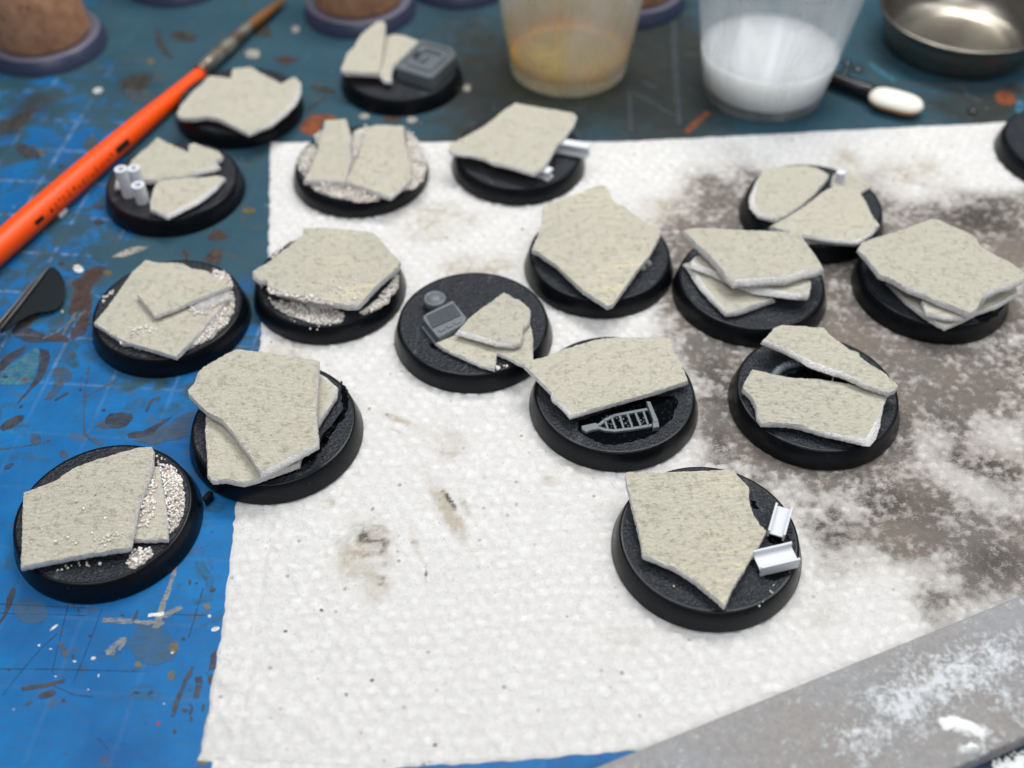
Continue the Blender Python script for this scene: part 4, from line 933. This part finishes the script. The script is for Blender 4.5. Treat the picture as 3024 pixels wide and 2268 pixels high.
# --- H
K = Crop(2224, 450, 800)
e, b = make_base('H', 'base at back right, two slabs parted by a dark crack, white stub behind')
slab(e, b, K, [(660, 180), (740, 150), (850, 200), (965, 270), (870, 330), (760, 330), (640, 260)], TOP + 1.2, (0, 0), 1.1, .12)
slab(e, b, K, [(95, 130), (250, 115), (430, 105), (530, 130), (615, 180), (580, 240), (500, 330), (400, 420), (300, 490), (190, 540), (60, 498), (15, 430), (10, 360), (40, 230)], TOP + 2.1, (-.02, 0), 1.5, .15, {9: .3, 10: .6, 11: .9, 12: .9, 13: .4})
slab(e, b, K, [(690, 260), (760, 290), (870, 330), (920, 400), (960, 500), (1028, 590), (970, 650), (880, 700), (840, 715), (700, 708), (550, 690), (400, 665), (145, 600), (300, 520), (420, 440), (560, 330)], TOP + 3.3, (0.015, 0), 1.4, .12, {6: .3, 7: .5, 8: .6, 9: .5, 10: .4, 11: .4})
slab(e, b, K, [(420, 720), (840, 745), (900, 560), (600, 450), (400, 600)], TOP + 1.2, (0, 0), 1.0, .15)
c0 = K.at((702, 260), b[2] + TOP + .6); tube('stub', [Vector((c0.x, c0.y, b[2] + TOP)), Vector((c0.x - .1, c0.y + .4, b[2] + TOP + 3.6))], 1.05, 'white_styrene', e, 14)
# --- I
K = Crop(2524, 600, 500)
e, b = make_base('I', 'black base at the right edge carrying a wide top slab over two layered slabs')
slab(e, b, K, [(430, 1010), (700, 1290), (1000, 1500), (1180, 1605), (1350, 1535), (1600, 1420), (1850, 1320), (2120, 1160), (2100, 1060), (1900, 960), (600, 860)], TOP + 1.5, (0, 0), 1.4, .15, {2: .4, 3: .3, 4: .3, 6: .4, 7: .4})
slab(e, b, K, [(890, 1275), (970, 1430), (1200, 1470), (1400, 1480), (1520, 1430), (1720, 1210), (2000, 1050), (1900, 950), (1000, 950)], TOP + 3.1, (0, 0), 1.5, .2, {1: .4, 2: .5, 3: .4})
slab(e, b, K, [(60, 590), (95, 515), (300, 440), (550, 370), (750, 300), (900, 240), (1000, 205), (1090, 215), (1250, 290), (1450, 370), (1580, 450), (1640, 560), (1700, 600), (1860, 690), (2000, 750), (2110, 830), (2215, 905), (2215, 985), (2050, 1060), (1900, 1095), (1760, 1150), (1650, 1245), (1610, 1345), (1540, 1415), (1500, 1435), (1350, 1370), (1150, 1290), (950, 1200), (850, 1160), (720, 1110), (620, 1065), (500, 990), (330, 925), (250, 830), (150, 690)], TOP + 5.4, (0.0, .045), 1.7, .15, {0: .25, 18: .4, 19: .4, 20: .4, 26: .25, 28: .35, 29: .4})
puddle(e, b, K, [(1580, 1490), (1700, 1450), (1850, 1420), (1880, 1470), (1740, 1540), (1620, 1550)], TOP, 'wet_glue', .25)
# --- J
K = Crop(1450, 920, 800)
e, b = make_base('J', 'black base with a slab and small grey arched window frame in wet glue')
slab(e, b, K, [(335, 395), (440, 370), (560, 320), (700, 275), (850, 230), (950, 215), (1100, 210), (1290, 212), (1460, 215), (1490, 320), (1540, 420), (1580, 490), (1605, 565), (1500, 600), (1380, 640), (1200, 690), (1000, 745), (800, 800), (655, 832), (600, 770), (515, 700), (500, 650), (430, 590), (360, 520), (280, 445), (275, 425)], TOP + 2.7, (-.03, 0.02), 1.4, .1, {17: .2, 18: .5, 19: .5, 20: .4, 21: .3, 25: .2})
wf = empty('window_frame', (b[0], b[1], b[2] + TOP), None); wf.parent = e; wf.location = (0, 0, TOP * MM)
zz = b[2] + TOP + .55
def wl(pts, w, t=.5, nm='frame_bar'): return prism(nm, strip_pts([K.at(p, zz) for p in pts], w), t, 'grey_plastic', wf, .06)
wl([(880, 925), (930, 885), (1010, 845), (1140, 820), (1280, 795)], .62); wl([(875, 945), (930, 962), (1010, 970), (1160, 952), (1315, 925)], .62)
for a_, b_ in (((930, 890), (955, 955)), ((985, 865), (1020, 960)), ((1050, 850), (1085, 955)), ((1115, 835), (1155, 945)), ((1180, 825), (1225, 935)), ((1245, 815), (1285, 925))): wl([a_, b_], .42, .4, 'cross_bar')
prism('sill', [K.at(p, zz + .6) for p in [(1268, 732), (1302, 735), (1368, 890), (1330, 905)]], 1.1, 'grey_plastic', wf, .1)
prism('sill_end', [K.at(p, zz + .5) for p in [(1318, 895), (1366, 888), (1376, 940), (1322, 950)]], 1.0, 'grey_plastic', wf, .1)
prism('finial', [K.at(p, zz + .1) for p in [(738, 930), (790, 918), (850, 905), (885, 918), (880, 958), (830, 965), (775, 985), (740, 960)]], .6, 'grey_plastic', wf, .15)
grains('chips', e, np.array([tuple(K.at((random.uniform(910, 1280), random.uniform(850, 950)), b[2] + TOP + .25)) for _ in range(60)]), .22, np.random.default_rng(4), 'grey_plastic')
puddle(e, b, K, [(700, 900), (900, 830), (1250, 700), (1500, 680), (1530, 740), (1480, 880), (1380, 960), (1250, 1040), (1000, 1090), (850, 1060), (720, 980)], TOP - .02, 'wet_glue', .05)
# --- K
K = Crop(2050, 900, 800)
e, b = make_base('K', 'black base at right with two slabs spread in a V over a ribbed grey hose')
slab(e, b, K, [(475, 530), (540, 540), (650, 570), (830, 600), (980, 605), (1130, 625), (1300, 655), (1450, 680), (1590, 715), (1570, 740), (1540, 820), (1510, 890), (1475, 960), (1430, 1045), (1400, 1085), (1320, 1083), (1200, 1060), (1050, 1030), (900, 990), (800, 970), (650, 962), (560, 952), (530, 915), (510, 830), (470, 750), (400, 680), (420, 620)], TOP + 2.2, (.02, -.01), 1.6, .12, {10: .2, 11: .5, 12: .9, 13: 1.2, 14: 1.1, 15: .6, 16: .5, 17: .4, 18: .3, 21: .4, 22: .3})
slab(e, b, K, [(650, 190), (720, 165), (870, 175), (1060, 190), (1100, 240), (1210, 320), (1260, 360), (1340, 390), (1350, 420), (1440, 490), (1540, 545), (1660, 655), (1640, 690), (1590, 712), (1400, 640), (1250, 560), (1100, 510), (950, 455), (850, 400), (700, 335), (570, 288), (610, 240), (645, 215)], TOP + 4.4, (-.02, .03), 1.6, .15, {13: .1, 14: .35, 15: .6, 16: .8, 17: .8, 18: .6, 19: .4, 20: .3})
hl = [K.at(p, b[2] + TOP + .75) for p in [(640, 610), (655, 575), (690, 535), (740, 503), (800, 485), (870, 475), (950, 470)]]
line = []
for i in range(len(hl) - 1):
    for j in range(8): line.append(hl[i].lerp(hl[i + 1], j / 8))
tube('ribbed_hose', line, [.72 + (.12 if k % 4 < 2 else -.06) for k in range(len(line))], 'grey_plastic', e, 14)
puddle(e, b, K, [(700, 600), (900, 520), (1100, 590), (1250, 640), (1000, 610), (820, 600)], TOP, 'wet_glue', .2)
c0 = K.at((1132, 610), b[2] + TOP + .8); tube('glue_string', [Vector((c0.x, c0.y, b[2] + TOP)), Vector((c0.x, c0.y + .3, b[2] + TOP + 2.4))], [.18, .07], 'white_styrene', e, 8)
# --- L
K = Crop(1700, 1350, 800)
e, b = make_base('L', 'nearest black base, pointed slab with two white girder offcuts at its right')
slab(e, b, K, [(415, 125), (440, 120), (600, 125), (760, 122), (900, 118), (1050, 112), (1160, 105), (1290, 105), (1320, 150), (1370, 200), (1415, 250), (1410, 320), (1425, 400), (1450, 470), (1500, 550), (1555, 600), (1530, 650), (1480, 740), (1420, 830), (1380, 910), (1320, 1000), (1270, 1090), (1215, 1210), (1150, 1155), (1060, 1075), (980, 1005), (900, 955), (800, 895), (680, 845), (560, 795), (545, 730), (520, 620), (490, 500), (460, 380), (435, 270), (415, 200)], TOP + 2.3, (-.01, 0.02), 1.4, .1, {23: .1, 24: .2, 25: .25, 26: .25, 27: .25, 28: .25, 29: .25}, tex=2)
beam('girder', K.at((1635, 640), b[2] + TOP + 1.2), K.at((1698, 415), b[2] + TOP + 2.2), 2.9, 2.3, e)
beam('girder', K.at((1478, 868), b[2] + TOP + 1.1), K.at((1790, 795), b[2] + TOP + 1.3), 3.6, 2.4, e)
puddle(e, b, K, [(1560, 660), (1640, 600), (1730, 640), (1740, 700), (1660, 720), (1580, 700)], TOP, 'wet_glue', .25); puddle(e, b, K, [(1530, 960), (1640, 945), (1740, 930), (1740, 960), (1660, 1000), (1560, 1000)], TOP, 'wet_glue', .3); puddle(e, b, K, [(1430, 350), (1480, 360), (1500, 420), (1450, 410)], TOP, 'wet_glue', .3)
grains('crumbs', e, np.array([tuple(K.at(p, b[2] + TOP + .1)) for p in ((1590, 1095), (1605, 1105), (1615, 1045), (1530, 1180), (1500, 1215), (800, 1055))]), .22, np.random.default_rng(2))
# --- M
K = Crop(0, 0, 800)
e, b = make_base('M', 'black base beside the brush ferrule under a single notched slab')
slab(e, b, K, [(1710, 620), (1800, 625), (1885, 640), (1900, 560), (2050, 545), (2130, 600), (2254, 660), (2294, 685), (2354, 650), (2404, 628), (2444, 665), (2436, 740), (2400, 820), (2330, 900), (2200, 1005), (2100, 1050), (2030, 1078), (1950, 1045), (1850, 995), (1770, 960), (1680, 945), (1580, 960), (1470, 955), (1445, 925), (1470, 870), (1560, 760), (1640, 690)], TOP + 2.6, (0, 0), 1.6, .12, {10: .3, 11: .5, 12: .6, 13: .5, 14: .4, 16: .3})
slab(e, b, K, [(1700, 850), (2000, 800), (2200, 850), (2050, 950), (1800, 920)], TOP + 1.0, (0, 0), 1.0, .12)
# --- N
K = Crop(800, 0, 500); K8 = Crop(750, 0, 800)
e, b = make_base('N', 'black base farthest back with a grey hatch block against two crossed slabs')
slab(e, b, K, [(1480, 490), (1560, 460), (1640, 450), (1760, 470), (1930, 540), (1850, 620), (1700, 760), (1600, 860), (1560, 960), (1560, 1045), (1500, 1040), (1430, 980), (1380, 700)], TOP + 2.6, (.03, .02), 1.6, .12, {8: .2, 9: .3, 10: .4, 11: .3}, tex=0)
slab(e, b, K, [(1480, 280), (1490, 310), (1485, 400), (1470, 500), (1450, 700), (1430, 830), (1415, 955), (1300, 950), (1130, 940), (960, 930), (915, 900), (960, 800), (990, 700), (1080, 620), (1180, 450), (1280, 370), (1380, 290)], TOP + 4.3, (-.05, .16), 1.6, .12, tex=1)
q = [K8.at(p, b[2] + TOP + 3.6) for p in [(1350, 325), (1390, 322), (1615, 385), (1652, 430), (1640, 460), (1460, 625), (1430, 632), (1170, 550), (1160, 520)]]
hb_ = prism('hatch_block', q, 3.6, 'grey_plastic', e, .35, [(.82, 0), (.79, -.5), (.68, -.5), (.65, 0), (.46, 0), (.43, -.7)])
for lp in ([(1335, 418), (1365, 426), (1315, 478), (1285, 470)], [(1400, 436), (1432, 444), (1384, 496), (1352, 488)]):
    prism('latch', [K8.at(p, b[2] + TOP + 3.6) for p in lp], 1.0, 'grey_plastic', hb_, .08)
# --- O
K = Crop(340, 350, 400)
e, b = make_base('O', 'black base next to the orange brush with three short white tubes and two slabs')
slab(e, b, K, [(690, 310), (880, 410), (1060, 490), (1195, 550), (1200, 430), (1300, 400), (1400, 440), (1550, 490), (1690, 540), (1740, 590), (1720, 640), (1610, 690), (1680, 760), (1600, 790), (1400, 830), (1200, 900), (1040, 940), (820, 965), (700, 990), (480, 1000), (160, 1075), (10, 1085), (20, 990), (120, 880), (230, 760), (280, 670), (400, 560), (560, 440)], TOP + 2.4, (0, .01), 1.7, .12, {12: .3, 13: .6, 14: .6, 20: .4, 21: .4})
slab(e, b, K, [(780, 970), (1000, 975), (1300, 965), (1500, 955), (1640, 930), (1780, 960), (1700, 1030), (1600, 1130), (1450, 1240), (1300, 1335), (1000, 1485), (850, 1570), (700, 1520), (580, 1475), (580, 1330), (620, 1180), (660, 1080)], TOP + 1.8, (0, 0), 1.5, .15, {6: .3, 7: .5, 8: .6, 9: .7, 10: .7, 11: .5})
for p, r, h in (((212, 1290), 1.4, 7.2), ((400, 1215), 1.35, 6.2), ((440, 1395), 1.45, 4.6)):
    c0 = K.at(p, b[2] + TOP); lathe('tube', [(r, TOP), (r, TOP + h), (r * .5, TOP + h), (r * .5, TOP + h - 1.2), (.02, TOP + h - 1.2)], (c0.x, c0.y + .9, b[2]), 'white_styrene', e, 28)
for o in e.children:
    if o.name.startswith('tube'): autosmooth(o, 40)
# --- P
K = Crop(750, 0, 800)
e, b = make_base('P', 'base at the far-left towel corner, two slabs bedded in sand all round')
slab(e, b, K, [(580, 985), (750, 970), (770, 1040), (790, 1110), (780, 1200), (790, 1290), (770, 1390), (740, 1485), (550, 1475), (410, 1475), (470, 1350), (520, 1220), (540, 1110), (570, 1050)], TOP + 2.1, (0, .05), 1.5, .12)
slab(e, b, K, [(920, 1040), (1000, 1020), (1215, 1030), (1225, 1120), (1250, 1250), (1280, 1350), (1275, 1460), (1180, 1545), (1110, 1600), (1050, 1582), (920, 1535), (750, 1485), (790, 1400), (850, 1280), (890, 1160)], TOP + 2.0, (0, .02), 1.5, .12, {7: .2, 8: .3, 9: .25})
sand(e, b, K, [([(350, 1330), (390, 1240), (480, 1190), (520, 1220), (470, 1350), (410, 1440), (370, 1400)], TOP, 170, 1.2), ([(430, 1490), (740, 1490), (920, 1540), (1060, 1590), (1020, 1640), (850, 1650), (640, 1610), (500, 1560)], TOP, 420, 1.4), ([(790, 1110), (850, 1060), (930, 1030), (890, 1160), (850, 1290), (790, 1400), (770, 1390), (790, 1290)], TOP, 240, 1.2),
                ([(1230, 1060), (1310, 1110), (1380, 1230), (1405, 1370), (1380, 1480), (1290, 1550), (1210, 1560), (1275, 1460), (1280, 1350), (1250, 1250)], TOP, 400, 1.2), ([(480, 1130), (560, 1060), (540, 1110), (520, 1180)], TOP, 40, .8)], .26, 9)
# --- Q
K = Crop(1300, 280, 500)
e, b = make_base('Q', 'black base at the far towel edge, kite-shaped slab propped on white girders')
slab(e, b, K, [(980, 110), (1200, 150), (1480, 195), (1740, 240), (1765, 270), (1735, 370), (1635, 530), (1520, 650), (1440, 800), (1360, 930), (1250, 1010), (1230, 1022), (1080, 975), (900, 925), (700, 875), (560, 815), (380, 765), (230, 755), (140, 745), (118, 700), (130, 640), (300, 560), (560, 420), (840, 200)], TOP + 4.0, (.02, .04), 1.3, .12, {4: .3, 5: .3, 12: .25, 14: .3, 16: .35, 17: .3})
beam('girder', K.at((1380, 640), b[2] + TOP + 1.6), K.at((1945, 735), b[2] + TOP + 1.7), 2.9, 2.2, e, False, .5)
beam('girder', K.at((1230, 960), b[2] + TOP + 1.3), K.at((1440, 1050), b[2] + TOP + 1.4), 2.4, 2.2, e, False, .5)
# --- R
e, b = make_base('R', 'bare black base cut off by the right edge of the picture')

# sprue nub between A and B
nb = K = Crop(0, 1250, 800)
q = [K.at(p, 1.2) for p in [(1650, 600), (1700, 545), (1735, 555), (1730, 585), (1670, 635)]]
o = prism('sprue_offcut', q, 1.6, 'black_plastic_side', None, .15)
tag(o, 'tiny black plastic offcut wedged between the two front-left bases', 'offcut')
o = prism('plastic_offcut', [Crop(0, 420, 400).at(p, .4) for p in [(915, 1185), (1030, 1060), (1095, 1080), (985, 1200)]], .8, 'white_styrene', None, .1)
tag(o, 'tiny white plastic offcut lying against the orange brush', 'offcut')

# ---------------------------------------------------------------- paintbrush
p0, p1, p2, p3 = Vector((-110.7, 21.2, 2.3)), Vector((-80.9, 92.9, 2.1)), Vector((-71.9, 115.9, 1.9)), Vector((-65.0, 130.3, 1.6))
d0 = (p1 - p0).normalized()
root = empty('paintbrush', (-96, 55, MAT_Z), 'orange-handled paintbrush with silver ferrule lying diagonally on the mat', 'paintbrush')
hl = [(-95, 1.8), (-80, 2.2), (-40, 2.8), (-10, 3.05), (10, 3.1), (30, 2.95), (50, 2.6), (65, 2.15), (74, 1.9), (77.6, 1.82)]
hand = tube('handle', [p0 + d0 * s + Vector((0, 0, (r - 2.8) * .8)) for s, r in hl], [r for s, r in hl], 'orange_lacquer', root, 32)
d1 = (p2 - p1).normalized(); L1 = (p2 - p1).length
fer = tube('ferrule', [p1 + d1 * s for s in (-.5, 0, 1.2, 1.6, 2.0, 2.4, 2.8, 3.2, 3.6, 4.4, 14, 20, L1)], [1.85, 1.95, 1.95, 1.82, 1.95, 1.95, 1.82, 1.95, 1.95, 1.92, 1.8, 1.6, 1.35], 'brush_ferrule', root, 28)
d2 = (p3 - p2).normalized(); L2 = (p3 - p2).length
tube('bristles', [p2 + d2 * s + Vector((0, 0, -.0 * s)) for s in (-.5, 0, 3, 8, 12, L2, L2 + 3)], [1.15, 1.28, 1.5, 1.4, 1.15, .8, .25], 'brush_hair', root, 20)
# worn black print along the handle's near side: a solid block, then letters too worn to read
sidev = Vector((0, 0, 1)).cross(d0).normalized() * -1
def handle_r(s):
    return float(np.interp(s, [q[0] for q in hl], [q[1] for q in hl]))
def print_patch(s0, s1, a0, a1):
    V, F = [], []; ns, na = 5, 4
    for i in range(ns + 1):
        s = s0 + (s1 - s0) * i / ns; r = handle_r(s) + .03
        c = p0 + d0 * s + Vector((0, 0, (handle_r(s) - 2.8) * .8))
        for j in range(na + 1):
            a = R(a0 + (a1 - a0) * j / na); V.append(c + (sidev * math.cos(a) + d0.cross(sidev) * -math.sin(a) * -1) * r)
    for i in range(ns):
        for j in range(na):
            k = i * (na + 1) + j; F.append((k, k + 1, k + na + 2, k + na + 1))
    return mesh('lettering', V, F, 'black_print', hand)
SGN = 1 if (d0.cross(sidev)).z > 0 else -1
print_patch(38.0, 43.0, 2 * SGN, 34 * SGN)
rr = random.Random(5); s = 36.5
while s > 13:
    w = rr.uniform(.6, 1.3)
    for _ in range(2):
        a = rr.uniform(4, 24); print_patch(s - w * rr.uniform(.3, .7), s, a * SGN, (a + rr.uniform(6, 12)) * SGN)
    s -= w + rr.uniform(.35, .8)
print_patch(8.2, 11.0, 8 * SGN, 27 * SGN)

# ---------------------------------------------------------------- palette knife
K = Crop(0, 760, 400)
root = empty('palette_knife', tuple(K.at((700, 600), MAT_Z)), 'dark leaf-shaped palette knife entering at the left edge of the mat', 'palette knife')
outl = [(0, 1200), (300, 830), (560, 490), (720, 280), (800, 175), (870, 155), (980, 240), (1050, 390), (1062, 540), (1040, 680), (985, 780), (900, 850), (780, 880), (640, 890), (480, 940), (320, 1030), (160, 1140), (0, 1245)]
c0 = K.at((700, 450), 1.6)
top = [K.at(p, 1.6, (-.16, .05), (c0.x, c0.y)) for p in outl]
far = K.at((0, 1215), 1.6, (-.16, .05), (c0.x, c0.y))
prism('blade', top, .25, 'dark_steel', root)
tube('edge', [K.at(p, 2.0, (-.16, .05), (c0.x, c0.y)) for p in [(0, 1170), (150, 985), (300, 800), (560, 465), (720, 255), (800, 165)]], [.35, .42, .42, .36, .26, .12], 'bright_steel', root, 8)
tube('shank', [K.at(p, 3.2) for p in [(-700, 2000), (-300, 1480), (0, 1060), (160, 870), (400, 570), (620, 300)]], [1.2, 1.0, .45, .30, .22, .10], 'bright_steel', root, 10)

# ---------------------------------------------------------------- corks on painting bases
CORK_LABEL = [((-126.6, 110.4), 'cork on a slate-blue base in the far left corner, largest in view', 24), ((-42.5, 128.7), 'cork on a slate-blue base right behind the grey hatch block', 24),
              ((-97.9, 147.4), 'slate-blue cork base just showing at the top edge above the paintbrush', 24), ((-14.1, 144.9), 'slate-blue cork base just showing left of the yellow-stained cup', 24), ((35.0, 133.2), 'slate-blue cork base half hidden behind the yellow-stained cup', 24)]
for (cx, cy), lab, ch in CORK_LABEL:
    root = empty('cork_holder', (cx, cy, MAT_Z), lab, 'cork holder', 'corks glued to round painting bases')
    c = (cx, cy, MAT_Z)
    o = lathe('base', [(15.6, 0.02), (16, .3), (14.9, 4.0), (14.6, 4.2), (13.6, 4.2), (13.4, 3.9), (.02, 3.9)], c, ['slate_plastic', 'slate_plastic_rim'], root, 72, [0, 0, 1, 1, 1, 1]); autosmooth(o, 40)
    o = lathe('cork', [(11.9, 3.85), (12.35, 4.4), (12.5, 5.2), (11.6, 15), (10.6, ch), (10.2, ch + .5), (.02, ch + .6)], c, 'cork', root, 64)
    for v in o.data.vertices: v.co += Vector((mnoise.noise(v.co * 300), mnoise.noise(v.co * 300 + Vector((5, 0, 0))), 0)) * .00025

# ---------------------------------------------------------------- plastic cups
def cup(c, r0, taper, h, mat, label, nm='plastic_cup'):
    root = empty(nm, c, label, 'cup'); t = .45
    prof = [(r0 - 1.2, 0.3), (r0 - .3, 0.05), (r0, .35)] + [(r0 + taper * z, z) for z in np.linspace(1.5, h, 10)] + [(r0 + taper * h + .8, h + .2), (r0 + taper * h + .8, h + .9), (r0 + taper * h - t, h + .9)]
    prof += [(r0 + taper * z - t, z) for z in np.linspace(h, 3.6, 10)] + [(r0 - .8, 3.1), (r0 - 2.2, 2.9), (.02, 2.9)]
    o = lathe('wall', prof, c, mat, root, 96)
    return root
c1 = (15.7, 97.7, MAT_Z)
rt = cup(c1, 15.33, .15, 34, 'frosted_cup', 'frosted plastic cup with yellow-orange residue in its bottom')
lathe('residue', [(.02, 3.1), (8.5, 3.1), (13.0, 3.12), (14.6, 3.3)] + [(15.33 + .15 * z - .62, z) for z in (3.8, 5, 7, 9, 11, 13.5)], c1, 'amber_residue', rt, 72, attr_level=lambda z, r: (1.0 if r < 9 else (.75 if r < 13.5 else .1)) if z < 3.5 else max(0, min(1, (z - 3.6) / 7.5)))
c2 = (65.4, 85.3, MAT_Z)
rt2 = rt = cup(c2, 15.1, .17, 36, 'clear_cup', 'clear plastic cup half full of white liquid')
lathe('liquid', [(.02, 3.05), (13.8, 3.05), (15.1 + .17 * 4 - .10, 3.4), (15.1 + .17 * 12 - .10, 12.0), (15.1 + .17 * 12.5 - .2, 12.5), (16.2, 12.3), (12, 12.25), (6, 12.35), (.02, 12.25)], c2, 'white_liquid', rt, 80)

# ---------------------------------------------------------------- tin
ct = at(2850, 30, 9.5); ct = (ct.x, ct.y, MAT_Z)
root = empty('metal_tin', ct, 'shallow round steel tin in the far right corner', 'tin')
o = lathe('dish', [(16.5, .1), (18.2, .3), (19.0, 1.2), (20.6, 7.0), (21.4, 9.0), (22.0, 9.5), (22.2, 9.95), (21.9, 10.3), (21.4, 10.15), (20.8, 9.0), (19.6, 5.8), (18.0, 2.6), (16.2, 1.5), (14.9, 1.35), (14.5, 1.0), (14.0, .9), (.02, .9)], ct, 'tin_metal', root, 120)

# ---------------------------------------------------------------- sponge applicator
K = Crop(2224, 0, 800)
root = empty('sponge_applicator', tuple(K.at((1150, 850), MAT_Z)), 'black-handled sponge applicator with white oval tip beside the white liquid cup', 'applicator')
h0, h1 = K.at((60, 420), 1.7), K.at((985, 765), 2.0)
tube('handle', [h0, h0.lerp(h1, .5), h0.lerp(h1, .85), h0.lerp(h1, .97), h1], [1.7, 1.75, 1.9, 2.1, 1.6], 'black_gloss', root, 20)
pa, pb = K.at((945, 770), 2.2), K.at((1390, 885), 2.2)
ax_ = (pb - pa).normalized(); sd = Vector((0, 0, 1)).cross(ax_).normalized(); Lp = (pb - pa).length
V, F, FM = [], [], []; ns, na = 22, 24
for i in range(ns + 1):
    s = i / ns; w = 4.05 * (max(0.0, 1 - abs(2 * s - 1) ** 3.2)) ** .5 * (1.02 - .12 * s)
    w = max(w, .05); hh_ = 2.1 * (max(0.0, 1 - abs(2 * s - 1) ** 3.2)) ** .5 + .03
    for j in range(na):
        a = 2 * math.pi * j / na; V.append(pa + ax_ * (Lp * s) + sd * (w * math.cos(a)) + Vector((0, 0, hh_ * math.sin(a) * (1 if math.sin(a) > 0 else 1.1))))
for i in range(ns):
    for j in range(na):
        k = (j + 1) % na; F.append((i * na + j, i * na + k, (i + 1) * na + k, (i + 1) * na + j)); FM.append(0 if (j < na * .5 or j >= na * .96) else 1)
mesh('sponge_tip', V, F, ['foam_white', 'foam_tan'], root, True, FM)

# water beads near the cup
for i, p in enumerate(((770, 530), (850, 575), (745, 600))):
    c0 = K.at(p, MAT_Z)
    o = lathe('glue_bead', [(1.35, 0), (1.3, .35), (1.0, .8), (.55, 1.05), (.02, 1.12)], (c0.x, c0.y, MAT_Z), 'clear_bead', None, 20)
    tag(o, ['clear bead on the mat, left of the pair behind the applicator handle', 'clear bead on the mat, right of the pair behind the applicator handle', 'clear bead on the mat nearest the white liquid cup'][i], 'glue bead', 'clear glue beads on the mat')
c0 = K.at((1785, 920), MAT_Z)
o = lathe('glue_bead', [(1.1, 0), (1.05, .3), (.8, .7), (.4, .95), (.02, 1.0)], (c0.x, c0.y, MAT_Z), 'clear_bead', None, 20)
tag(o, 'lone clear bead on the mat just past the far towel edge at right', 'glue bead', 'clear glue beads on the mat')

# ---------------------------------------------------------------- dusty board at the near right
BZ = 2.6
e0, e1 = at(1735, 2268, BZ), at(3024, 1748, BZ)
f0, f1 = at(2840, 2268, BZ), at(3024, 2199, BZ)
dl_ = (e1 - e0).normalized(); nl = Vector((dl_.y, -dl_.x, 0))
wid = (f0 - e0).dot(nl); 
Lb0, Lb1 = -90.0, (e1 - e0).length + 60
nu, nv = 300, 60
US, VS = np.meshgrid(np.linspace(Lb0, Lb1, nu), np.linspace(0, 1, nv))
prf = [(0, -2.3), (0.0, -.35), (.12, -.10), (.35, 0)]
W_ = wid * VS
BX = e0.x + dl_.x * US + nl.x * W_; BY = e0.y + dl_.y * US + nl.y * W_
BZZ = BZ + .08 * (fbm(BX * .8, BY * .8, 3, 4) - .5)
rnd = np.minimum(W_, wid - W_); BZZ = BZZ - .5 * (1 - sstep(0, .9, rnd)) ** 2
BZZ = np.where(rnd < 1e-6, MAT_Z + .6, BZZ)
# round the near lip a little and drop the two long edges
du = np.zeros_like(BX)
def db(px, py, rx, ry, s, rot=0.0):
    c = at(px, py, BZ); sx = (at(px + 50, py, BZ) - at(px - 50, py, BZ)).length / 100; sy = (at(px, py + 40, BZ) - at(px, py - 40, BZ)).length / 80
    dx, dy = (BX - c.x) / sx, -(BY - c.y) / sy; ca, sa = math.cos(rot), math.sin(rot); dx, dy = dx * ca + dy * sa, -dx * sa + dy * ca
    return s * np.exp(-((dx / rx) ** 2 + (dy / ry) ** 2))
for q in ((2660, 2080, 150, 80, .75, -.3), (2800, 2000, 150, 70, .8, -.4), (2930, 1950, 130, 70, .75, -.4), (2560, 2180, 120, 60, .6, -.3), (2850, 2150, 90, 25, 1.0, .3), (2870, 2210, 60, 18, .9, -.2), (3000, 2080, 80, 60, .5), (2700, 1960, 90, 30, .4, -.4)): du = np.maximum(du, db(*q))
du = np.clip(du + .25 * (fbm(BX * .15, BY * .15, 3, 6) - .5), 0, 1)
bo = grid_mesh('dusty_board', BX, BY, BZZ, 'dusty_board', {'dust': du})
# close underside
bm = bmesh.new(); bm.from_mesh(bo.data); bm.faces.ensure_lookup_table()
bmesh.ops.recalc_face_normals(bm, faces=bm.faces)
for f in bm.faces:
    if f.normal.z < 0: f.normal_flip()
bm.to_mesh(bo.data); bm.free()
tag(bo, 'long grey board dusted with white powder across the near right corner', 'board')
def powder(name, pts, h, mat, z):
    P = ccw([at(p[0], p[1], z) for p in pts]); o2, _ = jitter_poly([p.xy for p in P], .35, .3, len(pts) + h, 1.1)
    cen = sum(o2, Vector((0, 0))) / len(o2); n = len(o2); V, F = [], []
    for k, (sc, zz) in enumerate(((1, 0), (.85, .5), (.6, .85), (.3, 1.0))):
        for p in o2:
            q = cen + (p - cen) * sc; V.append(Vector((q.x, q.y, z - .1 + h * zz * (1 + .5 * mnoise.noise(Vector((q.x, q.y, 2)))))))
    for k in range(3):
        for i in range(n):
            j = (i + 1) % n; F.append((k * n + i, k * n + j, (k + 1) * n + j, (k + 1) * n + i))
    F.append(tuple(3 * n + i for i in range(n)))
    return mesh(name, V, F, mat, bo, True)
powder('powder_lump', [(2770, 2120), (2830, 2115), (2880, 2135), (2905, 2150), (2890, 2175), (2830, 2165), (2780, 2155)], .55, 'white_powder', BZ)
powder('powder_lump', [(2835, 2205), (2870, 2190), (2895, 2210), (2860, 2222)], .4, 'white_powder', BZ)
powder('powder_lump', [(2895, 2155), (2912, 2150), (2908, 2180), (2896, 2178)], .3, 'white_powder', BZ)
rng = np.random.default_rng(12)
pp = []
for (x, y, sx, sy, n_) in ((2990, 2262, 26, 10, 90), (3010, 2240, 14, 8, 40), (2960, 2268, 30, 6, 30)):
    for _ in range(n_): pp.append(tuple(at(x + rng.normal() * sx, y + rng.normal() * sy, MAT_Z + .2)))
o = grains('powder_crumbs', None, np.array(pp), .35, rng, 'white_powder', True)
tag(o, 'loose white crumbs on the mat below the dusty board', None)
